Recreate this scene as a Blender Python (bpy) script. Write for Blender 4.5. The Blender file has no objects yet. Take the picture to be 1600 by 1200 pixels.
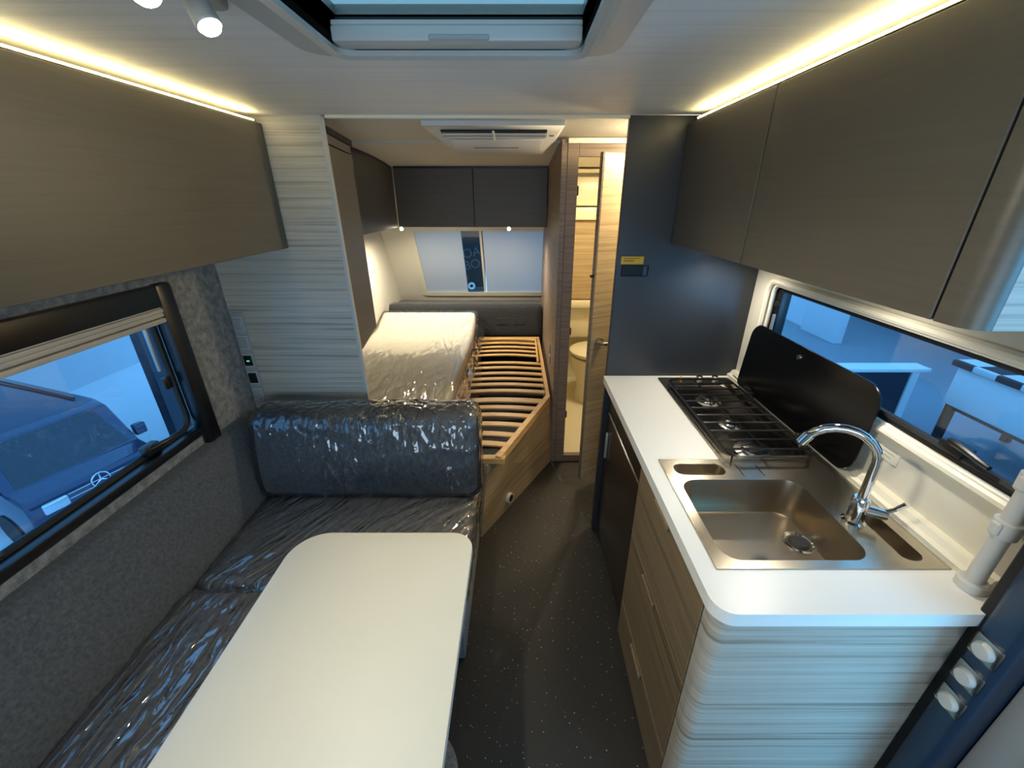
import bpy, bmesh, math, random
from mathutils import Matrix, Vector, noise
random.seed(4)
SC = bpy.context.scene
COL = SC.collection
PI = math.pi

# ------------------------------------------------------------------ camera
F_PX, CX, PITCH, EYE = 643.0, 812.0, math.atan(289 / 643.0), 1.66
cam = bpy.data.cameras.new('camera')
cam.sensor_fit = 'HORIZONTAL'; cam.sensor_width = 36.0
cam.lens = F_PX * 36.0 / 1600.0
cam.shift_x = -(CX - 800.0) / 1600.0
cam.clip_start = 0.02; cam.clip_end = 200
camo = bpy.data.objects.new('camera', cam); COL.objects.link(camo)
camo.location = (0, 0, EYE); camo.rotation_euler = (PI / 2 - PITCH, 0, 0)
SC.camera = camo

# ------------------------------------------------------------------ world, daylight, exposure
W_COL, W_STR = (0.17, 0.47, 0.88), 2.5
w = bpy.data.worlds.new('world'); SC.world = w; w.use_nodes = True
bg = w.node_tree.nodes['Background']
bg.inputs[0].default_value = (*W_COL, 1); bg.inputs[1].default_value = W_STR
vs = SC.view_settings
vs.view_transform = 'Standard'; vs.look = 'None'; vs.exposure = 0.36; vs.gamma = 1.0; vs.use_curve_mapping = False
SC.cycles.max_bounces = 8; SC.cycles.diffuse_bounces = 4; SC.cycles.glossy_bounces = 4
SC.cycles.transparent_max_bounces = 16; SC.cycles.transmission_bounces = 6
SC.cycles.sample_clamp_indirect = 4.0
SC.cycles.caustics_reflective = False; SC.cycles.caustics_refractive = False


def area(name, loc, rot, sx, sy, power, color, portal=False, parent=None, spread=None):
    l = bpy.data.lights.new(name, 'AREA'); l.shape = 'RECTANGLE'; l.size = sx; l.size_y = sy
    l.energy = power; l.color = color
    if spread: l.spread = spread
    o = bpy.data.objects.new(name, l); COL.objects.link(o); o.location = loc; o.rotation_euler = rot
    if portal: l.cycles.is_portal = True
    return o


def spot(name, loc, target, power, color, angle=80, blend=0.6, size=0.02):
    l = bpy.data.lights.new(name, 'SPOT'); l.energy = power; l.color = color
    l.spot_size = math.radians(angle); l.spot_blend = blend; l.shadow_soft_size = size
    o = bpy.data.objects.new(name, l); COL.objects.link(o); o.location = loc
    o.rotation_euler = (Vector(target) - Vector(loc)).to_track_quat('-Z', 'Y').to_euler()
    return o


BLUE = (0.12, 0.55, 1.0)
WARM = (1.0, 0.80, 0.52)
# daylight entering by the open entrance door, by the window in the end wall behind the camera and by the roof hatch
dl_ = area('daylight_entrance', (1.9, -1.4, 1.35), (0, 0, 0), 0.7, 1.4, 42, BLUE)
dl_.rotation_euler = (Vector((0.5, 0.6, 0.95)) - dl_.location).to_track_quat('-Z', 'Y').to_euler()
area('daylight_end_window', (-0.1, -1.18, 1.2), (PI / 2, 0, 0), 1.3, 0.5, 10, (0.78, 0.90, 1.0))
area('portal_left', (-1.33, 0.86, 1.08), (0, -PI / 2, 0), 0.56, 1.2, 1, (1, 1, 1), portal=True)
area('portal_right', (1.06, 1.14, 1.24), (0, PI / 2, 0), 0.3, 1.0, 1, (1, 1, 1), portal=True)


# ------------------------------------------------------------------ materials
def lin(c):
    return tuple(((v / 255) / 12.92 if v / 255 <= 0.04045 else ((v / 255 + 0.055) / 1.055) ** 2.4) for v in c)


def new_mat(name):
    m = bpy.data.materials.new(name); m.use_nodes = True
    nt = m.node_tree
    return m, nt, nt.nodes['Principled BSDF']


def N(nt, t, **kw):
    n = nt.nodes.new(t)
    for k, v in kw.items():
        if k in n.inputs: n.inputs[k].default_value = v
        else: setattr(n, k, v)
    return n


def plain(name, c, rough=0.5, metal=0.0, spec=0.5, bump=0.0, bscale=200, coat=0.0, vary=0.0, vscale=(8, 8, 8)):
    m, nt, b = new_mat(name)
    c = lin(c)
    b.inputs['Base Color'].default_value = (*c, 1)
    b.inputs['Roughness'].default_value = rough; b.inputs['Metallic'].default_value = metal
    b.inputs['Specular IOR Level'].default_value = spec
    b.inputs['Coat Weight'].default_value = coat
    tc = N(nt, 'ShaderNodeTexCoord')
    if bump:
        n = N(nt, 'ShaderNodeTexNoise', Scale=bscale, Detail=3.0)
        nt.links.new(tc.outputs['Object'], n.inputs['Vector'])
        bp = N(nt, 'ShaderNodeBump', Strength=bump, Distance=0.002)
        nt.links.new(n.outputs['Fac'], bp.inputs['Height']); nt.links.new(bp.outputs[0], b.inputs['Normal'])
    if vary:
        mp = N(nt, 'ShaderNodeMapping'); mp.inputs['Scale'].default_value = vscale
        n = N(nt, 'ShaderNodeTexNoise', Scale=1.0, Detail=4.0)
        nt.links.new(tc.outputs['Object'], mp.inputs['Vector']); nt.links.new(mp.outputs[0], n.inputs['Vector'])
        r = N(nt, 'ShaderNodeValToRGB')
        r.color_ramp.elements[0].position = 0.3; r.color_ramp.elements[1].position = 0.7
        r.color_ramp.elements[0].color = (*[v * (1 - vary) for v in c], 1)
        r.color_ramp.elements[1].color = (*[min(1, v * (1 + vary)) for v in c], 1)
        nt.links.new(n.outputs['Fac'], r.inputs[0]); nt.links.new(r.outputs[0], b.inputs['Base Color'])
    return m


def wood(name, dark, mid, light, scale=(1.4, 1.4, 42), rough=0.45, fine=3.0):
    m, nt, b = new_mat(name)
    tc = N(nt, 'ShaderNodeTexCoord')
    mp = N(nt, 'ShaderNodeMapping'); mp.inputs['Scale'].default_value = scale
    mp2 = N(nt, 'ShaderNodeMapping'); mp2.inputs['Scale'].default_value = [s * fine for s in scale]
    n = N(nt, 'ShaderNodeTexNoise', Scale=1.0, Detail=5.0, Roughness=0.6, Distortion=0.7)
    n2 = N(nt, 'ShaderNodeTexNoise', Scale=1.0, Detail=4.0, Roughness=0.7)
    nt.links.new(tc.outputs['Object'], mp.inputs['Vector']); nt.links.new(tc.outputs['Object'], mp2.inputs['Vector'])
    nt.links.new(mp.outputs[0], n.inputs['Vector']); nt.links.new(mp2.outputs[0], n2.inputs['Vector'])
    mx = N(nt, 'ShaderNodeMath', operation='MULTIPLY_ADD'); mx.inputs[1].default_value = 0.35
    nt.links.new(n2.outputs['Fac'], mx.inputs[0])
    ms = N(nt, 'ShaderNodeMath', operation='MULTIPLY'); ms.inputs[1].default_value = 0.65
    nt.links.new(n.outputs['Fac'], ms.inputs[0]); nt.links.new(ms.outputs[0], mx.inputs[2])
    r = N(nt, 'ShaderNodeValToRGB')
    e = r.color_ramp.elements
    e[0].position = 0.34; e[0].color = (*lin(dark), 1)
    e[1].position = 0.66; e[1].color = (*lin(light), 1)
    k = e.new(0.47); k.color = (*lin(mid), 1)
    nt.links.new(mx.outputs[0], r.inputs[0]); nt.links.new(r.outputs[0], b.inputs['Base Color'])
    b.inputs['Roughness'].default_value = rough
    bp = N(nt, 'ShaderNodeBump', Strength=0.12, Distance=0.001)
    nt.links.new(mx.outputs[0], bp.inputs['Height']); nt.links.new(bp.outputs[0], b.inputs['Normal'])
    return m


def mottled(name, a, c, scale, rough=0.95, bump=0.4, pos=(0.35, 0.65), sheen=0.2):
    m, nt, b = new_mat(name)
    tc = N(nt, 'ShaderNodeTexCoord')
    n = N(nt, 'ShaderNodeTexNoise', Scale=scale, Detail=6.0, Roughness=0.65)
    n2 = N(nt, 'ShaderNodeTexNoise', Scale=scale * 14, Detail=2.0)
    nt.links.new(tc.outputs['Object'], n.inputs['Vector']); nt.links.new(tc.outputs['Object'], n2.inputs['Vector'])
    r = N(nt, 'ShaderNodeValToRGB')
    r.color_ramp.elements[0].position = pos[0]; r.color_ramp.elements[1].position = pos[1]
    r.color_ramp.elements[0].color = (*lin(a), 1); r.color_ramp.elements[1].color = (*lin(c), 1)
    nt.links.new(n.outputs['Fac'], r.inputs[0]); nt.links.new(r.outputs[0], b.inputs['Base Color'])
    bp = N(nt, 'ShaderNodeBump', Strength=bump, Distance=0.003)
    nt.links.new(n2.outputs['Fac'], bp.inputs['Height']); nt.links.new(bp.outputs[0], b.inputs['Normal'])
    b.inputs['Roughness'].default_value = rough; b.inputs['Sheen Weight'].default_value = sheen
    b.inputs['Specular IOR Level'].default_value = 0.2
    return m


def emit(name, c, strength):
    m, nt, b = new_mat(name)
    b.inputs['Base Color'].default_value = (*c, 1)
    b.inputs['Emission Color'].default_value = (*c, 1); b.inputs['Emission Strength'].default_value = strength
    return m


def glass(name, tint, gloss=0.08, rough=0.02):
    m, nt, b = new_mat(name)
    nt.nodes.remove(b)
    out = nt.nodes['Material Output']
    t = N(nt, 'ShaderNodeBsdfTransparent'); t.inputs[0].default_value = (*tint, 1)
    g = N(nt, 'ShaderNodeBsdfGlossy', Roughness=rough); g.inputs[0].default_value = (1, 1, 1, 1)
    fr = N(nt, 'ShaderNodeLayerWeight')
    pw = N(nt, 'ShaderNodeMath', operation='POWER'); pw.inputs[1].default_value = 4.0
    ad = N(nt, 'ShaderNodeMath', operation='MULTIPLY_ADD'); ad.inputs[1].default_value = 0.5; ad.inputs[2].default_value = gloss
    mx = N(nt, 'ShaderNodeMixShader')
    nt.links.new(fr.outputs['Facing'], pw.inputs[0]); nt.links.new(pw.outputs[0], ad.inputs[0]); ad.use_clamp = True
    nt.links.new(ad.outputs[0], mx.inputs[0]); nt.links.new(t.outputs[0], mx.inputs[1]); nt.links.new(g.outputs[0], mx.inputs[2])
    nt.links.new(mx.outputs[0], out.inputs[0])
    return m


def film(name, milky=0.04, gloss=1.3, ang=0.0, across=12.0, along=1.0, axis=2, strength=0.6):
    """clear plastic dust wrap: mostly see-through, glints on its long creases"""
    m, nt, b = new_mat(name)
    nt.nodes.remove(b)
    out = nt.nodes['Material Output']
    tc = N(nt, 'ShaderNodeTexCoord')
    heights = []
    for k, (da, sc_) in enumerate(((0.0, 1.0), (0.5, 0.55), (-0.35, 1.7))):
        mp = N(nt, 'ShaderNodeMapping')
        rot = [0, 0, 0]; rot[axis] = ang + da
        mp.inputs['Rotation'].default_value = rot
        n0 = N(nt, 'ShaderNodeTexNoise', Scale=5.0, Detail=1.0)
        nt.links.new(tc.outputs['Object'], n0.inputs['Vector'])
        mxv = N(nt, 'ShaderNodeVectorMath', operation='MULTIPLY_ADD')
        mxv.inputs[1].default_value = (0.04, 0.04, 0.04)
        nt.links.new(n0.outputs['Color'], mxv.inputs[0]); nt.links.new(tc.outputs['Object'], mxv.inputs[2])
        nt.links.new(mxv.outputs[0], mp.inputs['Vector'])
        sca = N(nt, 'ShaderNodeVectorMath', operation='MULTIPLY')
        sca.inputs[1].default_value = (along * sc_, across * sc_, across * sc_ if axis == 2 else across * sc_)
        if axis == 1: sca.inputs[1].default_value = (across * sc_, across * sc_, along * sc_)
        nt.links.new(mp.outputs[0], sca.inputs[0])
        n = N(nt, 'ShaderNodeTexNoise', Scale=1.0, Detail=1.5)
        nt.links.new(sca.outputs[0], n.inputs['Vector'])
        a1 = N(nt, 'ShaderNodeMath', operation='SUBTRACT'); a1.inputs[1].default_value = 0.5
        a2 = N(nt, 'ShaderNodeMath', operation='ABSOLUTE')
        a3 = N(nt, 'ShaderNodeMath', operation='MULTIPLY_ADD'); a3.inputs[1].default_value = -9.0; a3.inputs[2].default_value = 1.0
        a4 = N(nt, 'ShaderNodeMath', operation='MAXIMUM'); a4.inputs[1].default_value = 0.0
        nt.links.new(n.outputs['Fac'], a1.inputs[0]); nt.links.new(a1.outputs[0], a2.inputs[0])
        nt.links.new(a2.outputs[0], a3.inputs[0]); nt.links.new(a3.outputs[0], a4.inputs[0])
        heights.append(a4)
    s1 = N(nt, 'ShaderNodeMath', operation='ADD'); s2 = N(nt, 'ShaderNodeMath', operation='ADD')
    nt.links.new(heights[0].outputs[0], s1.inputs[0]); nt.links.new(heights[1].outputs[0], s1.inputs[1])
    nt.links.new(s1.outputs[0], s2.inputs[0]); nt.links.new(heights[2].outputs[0], s2.inputs[1])
    bp = N(nt, 'ShaderNodeBump', Strength=strength, Distance=0.008)
    nt.links.new(s2.outputs[0], bp.inputs['Height'])
    t = N(nt, 'ShaderNodeBsdfTransparent'); t.inputs[0].default_value = (0.97, 0.975, 0.98, 1)
    g = N(nt, 'ShaderNodeBsdfGlossy', Roughness=0.07); g.inputs[0].default_value = (1, 1, 1, 1)
    d = N(nt, 'ShaderNodeBsdfDiffuse'); d.inputs[0].default_value = (0.8, 0.8, 0.8, 1)
    nt.links.new(bp.outputs[0], g.inputs['Normal'])
    fr = N(nt, 'ShaderNodeFresnel', IOR=1.5); nt.links.new(bp.outputs[0], fr.inputs['Normal'])
    mu = N(nt, 'ShaderNodeMath', operation='MULTIPLY'); mu.inputs[1].default_value = gloss; mu.use_clamp = True
    nt.links.new(fr.outputs[0], mu.inputs[0])
    m1 = N(nt, 'ShaderNodeMixShader'); m1.inputs[0].default_value = milky
    nt.links.new(t.outputs[0], m1.inputs[1]); nt.links.new(d.outputs[0], m1.inputs[2])
    m2 = N(nt, 'ShaderNodeMixShader')
    nt.links.new(mu.outputs[0], m2.inputs[0]); nt.links.new(m1.outputs[0], m2.inputs[1]); nt.links.new(g.outputs[0], m2.inputs[2])
    nt.links.new(m2.outputs[0], out.inputs[0])
    return m


def floor_mat():
    m, nt, b = new_mat('floor_vinyl')
    tc = N(nt, 'ShaderNodeTexCoord')
    v = N(nt, 'ShaderNodeTexVoronoi', Scale=55.0)
    nt.links.new(tc.outputs['Object'], v.inputs['Vector'])
    lt = N(nt, 'ShaderNodeMath', operation='LESS_THAN'); lt.inputs[1].default_value = 0.10
    nt.links.new(v.outputs['Distance'], lt.inputs[0])
    sep = N(nt, 'ShaderNodeSeparateColor'); nt.links.new(v.outputs['Color'], sep.inputs[0])
    mm = N(nt, 'ShaderNodeMath', operation='MULTIPLY'); nt.links.new(lt.outputs[0], mm.inputs[0]); nt.links.new(sep.outputs[0], mm.inputs[1])
    n = N(nt, 'ShaderNodeTexNoise', Scale=120.0, Detail=3.0); nt.links.new(tc.outputs['Object'], n.inputs['Vector'])
    r = N(nt, 'ShaderNodeValToRGB')
    r.color_ramp.elements[0].color = (*lin((33, 32, 30)), 1); r.color_ramp.elements[1].color = (*lin((48, 46, 43)), 1)
    nt.links.new(n.outputs['Fac'], r.inputs[0])
    mx = N(nt, 'ShaderNodeMix', data_type='RGBA')
    nt.links.new(mm.outputs[0], mx.inputs[0]); nt.links.new(r.outputs[0], mx.inputs[6])
    mx.inputs[7].default_value = (*lin((215, 212, 200)), 1)
    nt.links.new(mx.outputs[2], b.inputs['Base Color'])
    b.inputs['Roughness'].default_value = 0.55
    return m


def translucent(name, c, mix=0.5):
    m, nt, b = new_mat(name)
    out = nt.nodes['Material Output']
    b.inputs['Base Color'].default_value = (*lin(c), 1); b.inputs['Roughness'].default_value = 0.25
    t = N(nt, 'ShaderNodeBsdfTranslucent'); t.inputs[0].default_value = (*lin(c), 1)
    mx = N(nt, 'ShaderNodeMixShader'); mx.inputs[0].default_value = mix
    nt.links.new(b.outputs[0], mx.inputs[1]); nt.links.new(t.outputs[0], mx.inputs[2]); nt.links.new(mx.outputs[0], out.inputs[0])
    return m


M = {}
M['ceiling'] = wood('ceiling_print', (208, 207, 202), (220, 219, 215), (227, 226, 223), scale=(1.0, 38, 1.0), rough=0.5)
M['ceiling_rear'] = plain('ceiling_rear_board', (205, 200, 188), 0.6, bump=0.05)
M['taupe'] = wood('taupe_laminate', (81, 76, 67), (86, 81, 71), (90, 85, 75), scale=(2.0, 2.0, 70), rough=0.42)
M['taupe_dark'] = wood('taupe_dark_laminate', (74, 68, 61), (79, 73, 66), (84, 78, 70), scale=(2.0, 2.0, 70), rough=0.45)
M['ash'] = wood('grey_ash_decor', (126, 117, 102), (170, 162, 147), (190, 182, 168), scale=(0.8, 0.8, 72), fine=2.6)
M['oak'] = wood('lamp_warmed_wood_decor', (132, 108, 78), (170, 146, 110), (190, 168, 132), scale=(0.9, 0.9, 60), fine=2.4)  # same wood decor, with warm lamplight put into its colour
M['oak_drawer'] = wood('drawer_oak_decor', (92, 76, 54), (120, 102, 76), (136, 118, 91), scale=(0.9, 0.9, 60), fine=2.4)
M['oak_dark'] = wood('brown_oak_decor', (98, 82, 66), (122, 104, 86), (140, 122, 102), scale=(0.9, 0.9, 70), fine=2.4)
M['pine'] = wood('slat_birch', (176, 134, 76), (204, 160, 98), (218, 178, 118), scale=(5, 60, 60), rough=0.45)
M['felt'] = mottled('wall_felt', (92, 92, 92), (156, 155, 151), 34, pos=(0.3, 0.7))
M['pad'] = mottled('pad_fabric', (70, 72, 74), (102, 103, 104), 90, pos=(0.3, 0.7))
M['seat_fabric'] = mottled('seat_fabric', (92, 88, 84), (122, 118, 113), 70)
M['back_fabric'] = mottled('back_fabric', (56, 62, 68), (78, 84, 90), 70)
M['head_fabric'] = mottled('headboard_fabric', (40, 42, 45), (58, 60, 63), 80)
M['mattress'] = plain('mattress_cover', (238, 228, 204), 0.9, vary=0.05)
M['film'] = film('clear_film', ang=-0.75, gloss=2.8, milky=0.07, strength=0.9, across=8.5)
M['film_side'] = film('clear_film_side', ang=-1.25, gloss=3.2, milky=0.07, strength=1.0, across=8.5)
M['film_back'] = film('clear_film_back', ang=0.2, axis=1, across=12, along=3.5, strength=0.4, gloss=1.6)
M['film_bed'] = film('clear_film_mattress', milky=0.04, gloss=0.7, ang=-1.4, across=9, strength=0.35)
M['white'] = plain('white_laminate', (214, 209, 192), 0.5, vary=0.01)
M['worktop'] = plain('worktop_laminate', (228, 226, 218), 0.35, bump=0.05)
M['edge'] = plain('grey_edge_band', (168, 170, 168), 0.45)
M['cream'] = plain('cream_board', (222, 216, 198), 0.55)
M['cream_plastic'] = plain('cream_plastic', (224, 218, 198), 0.35)
M['bath'] = plain('bath_plastic', (226, 216, 186), 0.3)
M['black'] = plain('black_plastic', (16, 16, 17), 0.35)
M['rubber'] = plain('black_rubber', (10, 10, 10), 0.6)
M['panel_black'] = plain('anthracite_panel', (40, 43, 47), 0.38, bump=0.04, bscale=400)
M['black_glass'] = plain('black_glass', (6, 6, 7), 0.22, spec=0.3)
M['pan'] = plain('pan_steel_lid_reflection', (92, 86, 80), 0.22, metal=1.0)  # base darkened for the black lid mirrored in the steel
M['steel'] = plain('brushed_steel', (168, 156, 138), 0.30, metal=1.0, bump=0.06, bscale=300)
M['steel_rim'] = plain('bright_steel', (196, 186, 166), 0.24, metal=1.0)
M['chrome'] = plain('chrome', (225, 226, 228), 0.06, metal=1.0)
M['alu'] = plain('aluminium', (170, 168, 162), 0.38, metal=0.6)
M['blind_alu'] = plain('blind_beige', (190, 182, 168), 0.4)
M['satin'] = plain('satin_nickel', (190, 184, 174), 0.25, metal=1.0)
M['grey_plastic'] = plain('grey_plastic', (150, 152, 150), 0.4)
M['hatch_plastic'] = plain('hatch_plastic', (176, 177, 172), 0.4)
M['pole'] = plain('pole_plastic', (192, 190, 182), 0.4)
M['ac'] = plain('air_unit_plastic', (214, 212, 208), 0.4)
M['iron'] = plain('black_enamel', (12, 12, 12), 0.3)
M['fridge'] = wood('fridge_brown', (30, 24, 20), (38, 31, 26), (46, 38, 32), scale=(1.3, 1.3, 20), rough=0.2)
M['floor'] = floor_mat()
M['pane'] = glass('window_pane', (0.70, 0.80, 0.86), 0.05)
M['pane_hatch'] = glass('hatch_pane', (0.66, 0.59, 0.51), 0.05)
M['pane_clear'] = glass('clear_pane', (0.9, 0.92, 0.93), 0.05)
M['blind'] = translucent('blind_cloth', (226, 226, 224), 0.5)
M['led'] = emit('led_strip_light', (1.0, 0.80, 0.36), 34)
M['bulb'] = emit('lamp_lens', (1.0, 0.86, 0.6), 60)
M['bulb_small'] = emit('small_lamp_lens', (1.0, 0.86, 0.55), 30)
M['yellow'] = plain('yellow_label', (206, 162, 20), 0.5)
M['ink'] = plain('dark_print', (70, 58, 20), 0.6)
M['post'] = plain('navy_daylit_post', (34, 54, 76), 0.35)  # dark navy, made bluer to carry the daylight falling on it
M['tile'] = plain('hall_tile', (140, 146, 152), 0.35, vary=0.06, vscale=(1, 1, 1))
M['wall_out'] = plain('hall_wall', (226, 230, 232), 0.7)
M['dark_out'] = plain('dark_panel', (38, 46, 58), 0.5)
M['van_paint'] = plain('van_paint', (46, 58, 84), 0.18, metal=0.4, coat=0.6)
M['van_glass'] = plain('van_glass', (18, 26, 40), 0.05, spec=0.8)
M['green_led'] = emit('green_indicator', (0.1, 0.8, 0.35), 0.6)
M['poster'] = plain('poster_dark', (26, 32, 40), 0.5)
M['poster_grey'] = plain('poster_letter', (84, 92, 98), 0.5)
M['red'] = plain('red_print', (150, 30, 50), 0.5)
M['plate'] = plain('plate_white', (220, 235, 235), 0.4)


def check_mat():
    m, nt, b = new_mat('checked_cloth')
    tc = N(nt, 'ShaderNodeTexCoord'); c = N(nt, 'ShaderNodeTexChecker', Scale=5.0)
    c.inputs[1].default_value = (*lin((205, 212, 216)), 1); c.inputs[2].default_value = (*lin((36, 44, 56)), 1)
    nt.links.new(tc.outputs['Object'], c.inputs['Vector']); nt.links.new(c.outputs[0], b.inputs['Base Color'])
    b.inputs['Roughness'].default_value = 0.9
    return m


M['check'] = check_mat()

# ------------------------------------------------------------------ mesh helpers
LOC = {}


def tag(o, label=None, cat=None, group=None, kind=None):
    if label: o['label'] = label
    if cat: o['category'] = cat
    if group: o['group'] = group
    if kind: o['kind'] = kind
    return o


def thing(name, loc, label, cat, group=None, kind=None):
    o = bpy.data.objects.new(name, None); COL.objects.link(o); o.location = loc
    o.empty_display_size = 0.05
    LOC[o.name] = Vector(loc)
    return tag(o, label, cat, group, kind)


class B:
    def __init__(self, xf=None):
        self.bm = bmesh.new(); self.xf = xf

    def _merge(self, t):
        me = bpy.data.meshes.new('t'); t.to_mesh(me); t.free(); self.bm.from_mesh(me); bpy.data.meshes.remove(me)
        return self

    def box(self, x0, x1, y0, y1, z0, z1, bev=0.0, seg=2):
        t = bmesh.new()
        v = [t.verts.new((x, y, z)) for x in (x0, x1) for y in (y0, y1) for z in (z0, z1)]
        for f in ((0, 1, 3, 2), (4, 6, 7, 5), (0, 4, 5, 1), (2, 3, 7, 6), (0, 2, 6, 4), (1, 5, 7, 3)):
            t.faces.new([v[i] for i in f])
        if bev: bmesh.ops.bevel(t, geom=t.edges[:], offset=bev, segments=seg, affect='EDGES', profile=0.5)
        return self._merge(t)

    def prism(self, pts, axis, a0, a1, bev=0.0, seg=2):
        """polygon pts in the two other axes (cyclic order), extruded along axis"""
        def P(p, a):
            return {'x': (a, p[0], p[1]), 'y': (p[0], a, p[1]), 'z': (p[0], p[1], a)}[axis]
        t = bmesh.new()
        lo = [t.verts.new(P(p, a0)) for p in pts]; hi = [t.verts.new(P(p, a1)) for p in pts]
        t.faces.new(lo); t.faces.new(hi[::-1]); n = len(pts)
        for i in range(n): t.faces.new((lo[i], lo[(i + 1) % n], hi[(i + 1) % n], hi[i]))
        bmesh.ops.recalc_face_normals(t, faces=t.faces[:])
        if bev: bmesh.ops.bevel(t, geom=[e for e in t.edges if e.calc_face_angle(0) > 0.5], offset=bev, segments=seg, affect='EDGES', profile=0.5)
        return self._merge(t)

    def hexa(self, c):
        """eight corners: four of the bottom loop then four of the top loop"""
        t = bmesh.new(); v = [t.verts.new(p) for p in c]
        for f in ((0, 1, 2, 3), (4, 5, 6, 7), (0, 1, 5, 4), (1, 2, 6, 5), (2, 3, 7, 6), (3, 0, 4, 7)):
            t.faces.new([v[i] for i in f])
        bmesh.ops.recalc_face_normals(t, faces=t.faces[:])
        return self._merge(t)

    def tube(self, pts, r, n=10, closed=False, cap=True):
        pts = [Vector(p) for p in pts]; t = bmesh.new(); rings = []
        k = len(pts); prev = None
        for i, p in enumerate(pts):
            a = pts[(i - 1) % k] if (closed or i > 0) else p
            b = pts[(i + 1) % k] if (closed or i < k - 1) else p
            d = (b - a).normalized()
            if prev is None:
                u = d.orthogonal().normalized()
            else:
                u = (prev - d * prev.dot(d)).normalized()
            prev = u; q = d.cross(u)
            rr = r[i] if isinstance(r, (list, tuple)) else r
            rings.append([t.verts.new(p + (u * math.cos(2 * PI * j / n) + q * math.sin(2 * PI * j / n)) * rr) for j in range(n)])
        for i in range(k if closed else k - 1):
            A, Bq = rings[i], rings[(i + 1) % k]
            for j in range(n): t.faces.new((A[j], A[(j + 1) % n], Bq[(j + 1) % n], Bq[j]))
        if cap and not closed:
            t.faces.new(rings[0][::-1]); t.faces.new(rings[-1])
        bmesh.ops.recalc_face_normals(t, faces=t.faces[:])
        return self._merge(t)

    def cyl(self, p0, p1, r, n=24, r2=None):
        return self.tube([p0, p1], [r, r if r2 is None else r2], n)

    def lathe(self, prof, c=(0, 0, 0), n=32, axis='z'):
        t = bmesh.new(); rings = []
        for r, h in prof:
            ring = []
            for j in range(n):
                a = 2 * PI * j / n
                p = {'z': (r * math.cos(a), r * math.sin(a), h), 'x': (h, r * math.cos(a), r * math.sin(a)),
                     'y': (r * math.cos(a), h, r * math.sin(a))}[axis]
                ring.append(t.verts.new((c[0] + p[0], c[1] + p[1], c[2] + p[2])))
            rings.append(ring)
        for A, Bq in zip(rings, rings[1:]):
            for j in range(n): t.faces.new((A[j], A[(j + 1) % n], Bq[(j + 1) % n], Bq[j]))
        if prof[0][0] > 1e-6: t.faces.new(rings[0][::-1])
        if prof[-1][0] > 1e-6: t.faces.new(rings[-1])
        bmesh.ops.remove_doubles(t, verts=t.verts[:], dist=1e-6)
        bmesh.ops.recalc_face_normals(t, faces=t.faces[:])
        return self._merge(t)

    def rbox(self, x0, x1, y0, y1, z0, z1, r, cell=0.03, puff=0.0, fn=None):
        """soft rounded block on a fine grid; fn(p, n) may move every point"""
        t = bmesh.new()
        c = Vector(((x0 + x1) / 2, (y0 + y1) / 2, (z0 + z1) / 2)); h = Vector(((x1 - x0) / 2, (y1 - y0) / 2, (z1 - z0) / 2))
        key = {}
        nn = [max(4, int(2 * h[i] / cell)) for i in range(3)]

        def vert(i, j, k):
            if (i, j, k) in key: return key[(i, j, k)]
            p = Vector([-h[a] + 2 * h[a] * q / nn[a] for a, q in enumerate((i, j, k))])
            inner = Vector([max(-h[a] + r, min(h[a] - r, p[a])) for a in range(3)])
            d = p - inner
            nrm = d.normalized() if d.length > 1e-9 else Vector((0, 0, 1))
            q = inner + nrm * r
            if puff:
                q.z += (1 if q.z > 0 else -0.2) * puff * (1 - (q.x / h.x) ** 2) * (1 - (q.y / h.y) ** 2)
            w_ = q + c
            if fn: w_ = fn(w_, nrm)
            key[(i, j, k)] = t.verts.new(w_)
            return key[(i, j, k)]
        for a in range(3):
            b_, d_ = (a + 1) % 3, (a + 2) % 3
            for s in (0, nn[a]):
                for i in range(nn[b_]):
                    for j in range(nn[d_]):
                        idx = []
                        for di, dj in ((0, 0), (1, 0), (1, 1), (0, 1)):
                            q = [0, 0, 0]; q[a] = s; q[b_] = i + di; q[d_] = j + dj
                            idx.append(vert(*q))
                        try: t.faces.new(idx)
                        except ValueError: pass
        bmesh.ops.recalc_face_normals(t, faces=t.faces[:])
        return self._merge(t)

    def plate(self, outer, holes, z0, z1):
        """flat plate (polygon in x, y) with holes, between z0 and z1"""
        t = bmesh.new()
        for loop in [outer] + holes:
            v = [t.verts.new((p[0], p[1], z1)) for p in loop]
            for i in range(len(v)): t.edges.new((v[i], v[(i + 1) % len(v)]))
        bmesh.ops.triangle_fill(t, edges=t.edges[:], use_beauty=True)
        g = bmesh.ops.extrude_face_region(t, geom=t.faces[:])
        bmesh.ops.translate(t, verts=[e for e in g['geom'] if isinstance(e, bmesh.types.BMVert)], vec=(0, 0, z0 - z1))
        bmesh.ops.recalc_face_normals(t, faces=t.faces[:])
        return self._merge(t)

    def loft(self, loops, cap_end=True, cap_start=False):
        t = bmesh.new()
        R = [[t.verts.new(p) for p in l] for l in loops]; n = len(R[0])
        for A, Bq in zip(R, R[1:]):
            for j in range(n): t.faces.new((A[j], A[(j + 1) % n], Bq[(j + 1) % n], Bq[j]))
        if cap_end: t.faces.new(R[-1])
        if cap_start: t.faces.new(R[0][::-1])
        bmesh.ops.recalc_face_normals(t, faces=t.faces[:])
        return self._merge(t)

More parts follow.
